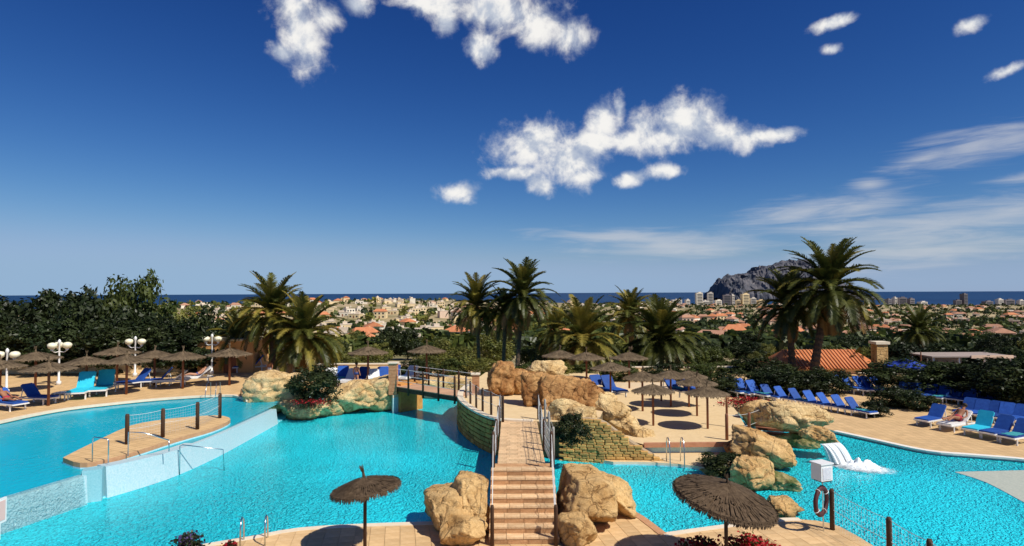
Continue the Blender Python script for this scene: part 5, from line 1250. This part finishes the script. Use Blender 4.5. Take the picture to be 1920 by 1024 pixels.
# distant houses: single small volumes with a pitched roof
def far_house(wall, roof, sd):
    mb = MB(); mb.box((0, 0, 1.5), (12, 9, 7)); mb.box((7.5, -1, 0.5), (5, 6, 5)); z = 5.0
    mb.add([(-6.4, -4.9, z), (6.4, -4.9, z), (6.4, 4.9, z), (-6.4, 4.9, z), (-3.5, 0, z + 2.3), (3.5, 0, z + 2.3)], [(0, 1, 5, 4), (1, 2, 5), (2, 3, 4, 5), (3, 0, 4)], 1)
    mb.add([(4.6, -4.3, 3), (10.4, -4.3, 3), (10.4, 2.3, 3), (4.6, 2.3, 3), (7.5, -1, 4.4)], [(0, 1, 4), (1, 2, 4), (2, 3, 4), (3, 0, 4)], 1)
    return mb.mesh('far_house', [MT[wall], MT[roof]])
FH = [far_house('wallwhite', 'roofdim', 0), far_house('wallpink', 'roofdim', 1), far_house('wallcream', 'rooftile', 2), far_house('wallwhite', 'roofflat', 3)]
FN = ['white brown-roofed', 'pinkish brown-roofed', 'cream orange-roofed', 'white pale-roofed']
cnt = 0; rest = MB()
while cnt < 190:
    px = hr.choice((hr.uniform(850, 1450), hr.uniform(1200, 2000), hr.uniform(330, 860))); d = 1150 + 1750 * cnt / 190; a = math.atan((px - 960) / FPX); x, y = d * math.sin(a), d * math.cos(a)
    k = hr.randrange(4); s = hr.uniform(.9, 1.5); rz = hr.uniform(0, 3.1); cnt += 1
    if cnt > 62:      # too far to tell apart: one mass
        Mh = Matrix.Translation((x, y, TH(x, y))) @ Matrix.Rotation(rz, 4, 'Z') @ Matrix.Scale(s, 4); o_ = len(rest.v)
        rest.v += [tuple(Mh @ v.co) for v in FH[k].vertices]
        for p in FH[k].polygons: rest.f.append(tuple(i + o_ for i in p.vertices)); rest.m.append(p.material_index * 4 + k)
        continue
    o = link('house', FH[k], None, (x, y, TH(x, y)), rz); o.scale = (s, s, s)
    tag(o, f'tiny {FN[k]} coastal house {where(px)}', 'house', f'tiny {FN[k]} coastal houses {where(px)}')
tag(rest.build('distant_houses', [FH[k].materials[i] for i in (0, 1) for k in range(4)]), 'mass of tiny houses on the plain before the sea', 'houses', kind='stuff')
# coastal towers
def tower(px, top, w, d, wall, label, dep=14, base_d=2700.0, floors=None):
    D_ = base_d; a = (px - 960) / FPX; x = a * D_; zt = at(px, top, D_).z; zb = TH(x, D_) - 2; W = w / FPX * D_; h = zt - zb
    e = empty('tower_block', (x, D_, zb), hr.uniform(-.25, .25)); tag(e, label, 'tower', 'coastal towers')
    MB().box((0, 0, h / 2), (W, dep * 1.6, h)).build('wall', MT[wall], e); n = max(4, int(h / 6.5)); 
    for k in range(1, n):
        MB().box((W * .02, -dep * .8 - .35, h * k / n), (W * .78, .9, h / n * .42)).build('window_band', MT['glass'], e)
    MB().box((W * .1, 0, h + 1.8), (W * .45, dep * .7, 4)).build('roof_house', MT[wall], e)
for a in [(1245, 561, 8, 'tower', 'narrow pale tower left of the coastal towers'), (1268, 562, 18, 'tower', 'broad low pale block among the coastal towers'), (1288, 562, 7, 'tower', 'slim white block left of the tallest white tower'), (1310, 549, 12, 'wallwhite', 'tall white tower left of the headland'), (1331, 549, 10, 'tower', 'pale grey-blue tower right of the white one'), (1346, 563, 11, 'wallwhite', 'low white block between the towers'), (1362, 553, 14, 'towerdark', 'dark brown tower before the headland'), (1372, 553, 5, 'tower', 'slim pale tower beside the dark brown one'),
          (1383, 563, 9, 'wallcream', 'low cream block left of the yellow tower'), (1396, 551, 13, 'wallcream', 'broad yellow-cream tower before the headland'), (1411, 559, 10, 'tower', 'greenish pale block right of the yellow tower'), (1425, 563, 12, 'wallcream', 'low cream block at the right of the towers'), (1255, 566, 10, 'wallcream', 'small cream block at the left of the towers'), (1322, 564, 12, 'tower', 'low pale block under the white tower'),
          (1664, 561, 7, 'towerdark', 'first dark tower right of the tallest palm'), (1676, 558, 5, 'tower', 'slim pale tower right of the tallest palm'), (1690, 558, 14, 'towerdark', 'broad dark tower on the right coast'), (1706, 560, 10, 'towerdark', 'dark tower at the end of the first right group'), (1728, 566, 14, 'tower', 'low pale block on the right coast'), (1794, 563, 10, 'towerdark', 'dark tower left of the tallest right one'), (1806, 551, 8, 'towerdark', 'tallest dark tower on the right coast'), (1850, 565, 16, 'towerdark', 'low dark block right of the tallest right tower'), (1872, 561, 9, 'tower', 'pale tower near the right edge'), (1890, 562, 16, 'towerdark', 'broad dark block near the right edge'), (1912, 563, 9, 'tower', 'pale block at the right edge')]:
    tower(a[0], a[1], a[2], 0, a[3], a[4])
# trees among the houses (individuals) and the wooded rest
gr = random.Random(77); ct = 0
while ct < 190:
    px = gr.uniform(300, 2000); d = math.exp(gr.uniform(math.log(105), math.log(520))); a = math.atan((px - 960) / FPX); x, y = d * math.sin(a), d * math.cos(a)
    if 590 < px < 860 and d > 300 and gr.random() < .75: continue
    if not free(x, y, 3): continue
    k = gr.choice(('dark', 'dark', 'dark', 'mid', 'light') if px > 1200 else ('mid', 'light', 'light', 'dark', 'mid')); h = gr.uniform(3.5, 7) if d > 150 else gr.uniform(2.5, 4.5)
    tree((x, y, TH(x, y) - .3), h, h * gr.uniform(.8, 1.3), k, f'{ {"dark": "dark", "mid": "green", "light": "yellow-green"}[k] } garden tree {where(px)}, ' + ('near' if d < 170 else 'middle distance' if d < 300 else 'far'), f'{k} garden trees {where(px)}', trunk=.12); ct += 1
mb = MB(); ml = []
for k in range(9000):
    px = gr.uniform(250, 2050); d = math.exp(gr.uniform(math.log(170), math.log(3100))); a = math.atan((px - 960) / FPX); x, y = d * math.sin(a), d * math.cos(a)
    onhill = 590 < px < 860 and 400 < d < 950
    if onhill and gr.random() < .6: continue
    den = noise.noise(Vector((x * .006, y * .006, 0)))
    if den < -.25 and gr.random() < .6: continue
    if d < 900 and not free(x, y, 4): continue
    z = TH(x, y); 
    if z < -58: continue
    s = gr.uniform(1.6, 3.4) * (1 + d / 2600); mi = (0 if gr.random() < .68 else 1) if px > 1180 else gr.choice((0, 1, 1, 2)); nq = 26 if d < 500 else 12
    for q in range(nq):
        dd = Vector((gr.gauss(0, 1), gr.gauss(0, 1), abs(gr.gauss(0, .8)))).normalized() * gr.uniform(.6, 1); p = Vector((x, y, z + s * .5)) + Vector((dd.x * s, dd.y * s, dd.z * s * 1.1)); nn_ = (dd + Vector((gr.gauss(0, .5), gr.gauss(0, .5), gr.gauss(0, .5)))).normalized(); u = nn_.orthogonal().normalized(); v = nn_.cross(u); l = s * gr.uniform(.3, .6)
        mb.add([p - u * l, p - v * l, p + u * l, p + v * l], [(0, 1, 2, 3)], mi)
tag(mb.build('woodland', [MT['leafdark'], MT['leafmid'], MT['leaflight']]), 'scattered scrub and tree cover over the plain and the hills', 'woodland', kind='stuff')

# ------------------------------------------------------------------ buildings next to the terraces
ob = empty('orange_wall_house', (-23.6, 52.2, 1.0)); tag(ob, 'small orange plastered building behind the shaggy parasol', 'building')
MB().box((0, 0, 1.3), (4.6, 3.2, 2.6)).build('wall', MT['wallorange'], ob); MB().box((0, 0, 2.68), (5.0, 3.6, .16)).build('roof', MT['wallcream'], ob); MB().box((.4, -1.61, 1.0), (1.0, .08, 2.0)).build('door', MT['redwood'], ob); MB().box((-1.3, -1.61, 1.5), (.9, .08, .9)).build('window', MT['glass'], ob)
rb = empty('tiled_pool_house', (28.8, 58.0, -1.0)); tag(rb, 'white pool house with a bright orange tiled roof behind the right palms', 'building')
W_ = 8.6; MB().box((0, 0, .75), (W_, 4.5, 1.5)).build('wall', MT['wallcream'], rb)
mb = MB(); mb.add([(-W_ / 2 - .4, -2.7, 1.5), (W_ / 2 + .4, -2.7, 1.5), (W_ / 2 + .4, 2.7, 1.5), (-W_ / 2 - .4, 2.7, 1.5), (-W_ / 2 + 1, 0, 3.0), (W_ / 2 - 1, 0, 3.0)], [(3, 2, 1, 0), (0, 1, 5, 4), (1, 2, 5), (2, 3, 4, 5), (3, 0, 4)])
rf = mb.build('roof', mat('new_roof_tile', (.52, .15, .05), (.66, .24, .09), 1.5, .85), rb)
tm = MB(); tm.tube([(0, 0, 0), (0, 3.1, 1.53)], .09, n=6); tme = tm.mesh('tile_row', MT['rooftile'])
for k in range(22):
    x = -W_ / 2 + .9 + k * (W_ - 1.8) / 21; link('tile_row', tme, rf, (x, -2.75, 1.52)).scale = (1, .88, .96)
for k in (-3, -1.2, .8, 2.8): MB().box((k, -2.27, .9), (1.0, .08, .7)).build('window', MT['glass'], rb)
gp = empty('stone_gatepost', (31.6, 53, 0)); tag(gp, 'tall yellow stone gatepost right of the orange-roofed house', 'pillar')
for k in range(10): MB().box((0, 0, .15 + k * .29), (.95 - .02 * (k % 2), .9, .28)).build('block', MT['rock'], gp)
MB().box((0, 0, 3.05), (1.2, 1.15, .22)).build('cap', MT['coping'], gp)
pv = empty('white_pavilion', (39.5, 54.6, -.9)); tag(pv, 'white framed pavilion with a pink roof edge behind the right loungers', 'pavilion')
for x in (-3.2, -1.0, 1.2, 3.4):
    for y in (-1.5, 1.5): MB().box((x, y, 1.3), (.12, .12, 2.6)).build('post', MT['white'], pv)
MB().box((-.9, 1.4, 1.5), (4.4, .1, 2.2)).build('back_panel', mat('panel_cloth', (.34, .30, .30), (.42, .38, .38), 2, .9), pv); MB().box((.1, 0, 2.72), (7.2, 3.6, .1)).build('roof', mat('pavilion_canvas', (.30, .24, .21), (.38, .31, .27), 2, .9), pv); MB().box((1.6, -1.85, 2.72), (3.6, .1, .26)).build('fascia', MT['wallpink'], pv)
for i, (px, top, bot, lab) in enumerate([(1712, 668, 722, 'thin grey pole right of the blue umbrella'), (1728, 660, 722, 'orange-brown pole between the umbrella and the pavilion'), (1872, 672, 730, 'tall thin grey lamp pole at the right terrace'), (1740, 672, 722, 'thin grey pole left of the pavilion')]):
    p = P3(px, bot, 0); h = at(px, top, p[1]).z; tag(MB().tube([(0, 0, 0), (0, 0, h)], .06, .045, n=8).build('pole', MT['steel'] if i != 1 else MT['redwood'], None, p), lab, 'pole')
um = empty('blue_umbrella', P3(1700, 738, 0)); tag(um, 'blue canvas umbrella behind the right terrace loungers', 'umbrella')
MB().tube([(0, 0, 0), (0, 0, 2.5)], .035, n=8).build('pole', MT['white'], um)
for k in range(8):
    a0_, a1_ = k * math.pi / 4, (k + 1) * math.pi / 4; MB().add([(0, 0, 2.55), (1.5 * math.cos(a0_), 1.5 * math.sin(a0_), 2.05), (1.5 * math.cos(a1_), 1.5 * math.sin(a1_), 2.05), (1.5 * math.cos(a1_), 1.5 * math.sin(a1_), 1.88), (1.5 * math.cos(a0_), 1.5 * math.sin(a0_), 1.88)], [(0, 1, 2), (1, 4, 3, 2)]).build('panel', MT['bluefabric'], um)
def low_wall(name, a, b, h, w, m, lab):
    a = Vector(a); b = Vector(b); e = empty(name, a); tag(e, lab, 'wall'); d = b - a; L = d.length; n = max(1, int(L / 1.6)); ang = math.atan2(d.y, d.x)
    for i in range(n): p = d * ((i + .5) / n); MB().box((0, 0, h / 2), (L / n - .02, w, h)).build('block', m, e, p, ang)
    for i in range(n): p = d * ((i + .5) / n); MB().box((0, 0, h + .04), (L / n - .01, w + .1, .08)).build('coping', MT['coping'], e, p, ang)
low_wall('low_wall', (-46, 50.5, 1), (-27, 51.5, 1), .55, .4, MT['wallcream'], 'low cream wall behind the loungers of the left terrace')
low_wall('low_wall', (-19, 51, 1), (-8.5, 51, 1), .6, .4, MT['wallcream'], 'low wall behind the loungers left of the footbridge')
low_wall('low_wall', (28.5, 50.6, 0), (46, 50.5, 0), .7, .4, MT['wallcream'], 'low cream wall behind the back row of blue loungers')
low_wall('low_wall', (6, 50.5, .9), (18.5, 50.5, .9), .4, .4, MT['wallcream'], 'low wall at the back of the court')

# ------------------------------------------------------------------ alike things that share a label are told apart by their order
ORD = ['first', 'second', 'third', 'fourth', 'fifth', 'sixth', 'seventh', 'eighth', 'ninth', 'tenth']
by = {}
for o in list(COL.objects):
    if o.parent is None and 'label' in o: by.setdefault(o['label'], []).append(o)
for lab, os_ in by.items():
    if 1 < len(os_) <= len(ORD):
        os_.sort(key=lambda o: o.location.x / max(o.location.y, 1))
        lab = lab.replace('on the left slope of the white hill', 'left on the white hill').replace('on the right slope of the white hill', 'right on the white hill').replace('on the middle of the white hill', 'amid the white hill').replace('at the far right of the plain', 'far right on the plain')
        for i, o in enumerate(os_): o['label'] = lab.replace(', middle distance', ', halfway') + f', {ORD[i]} from left'
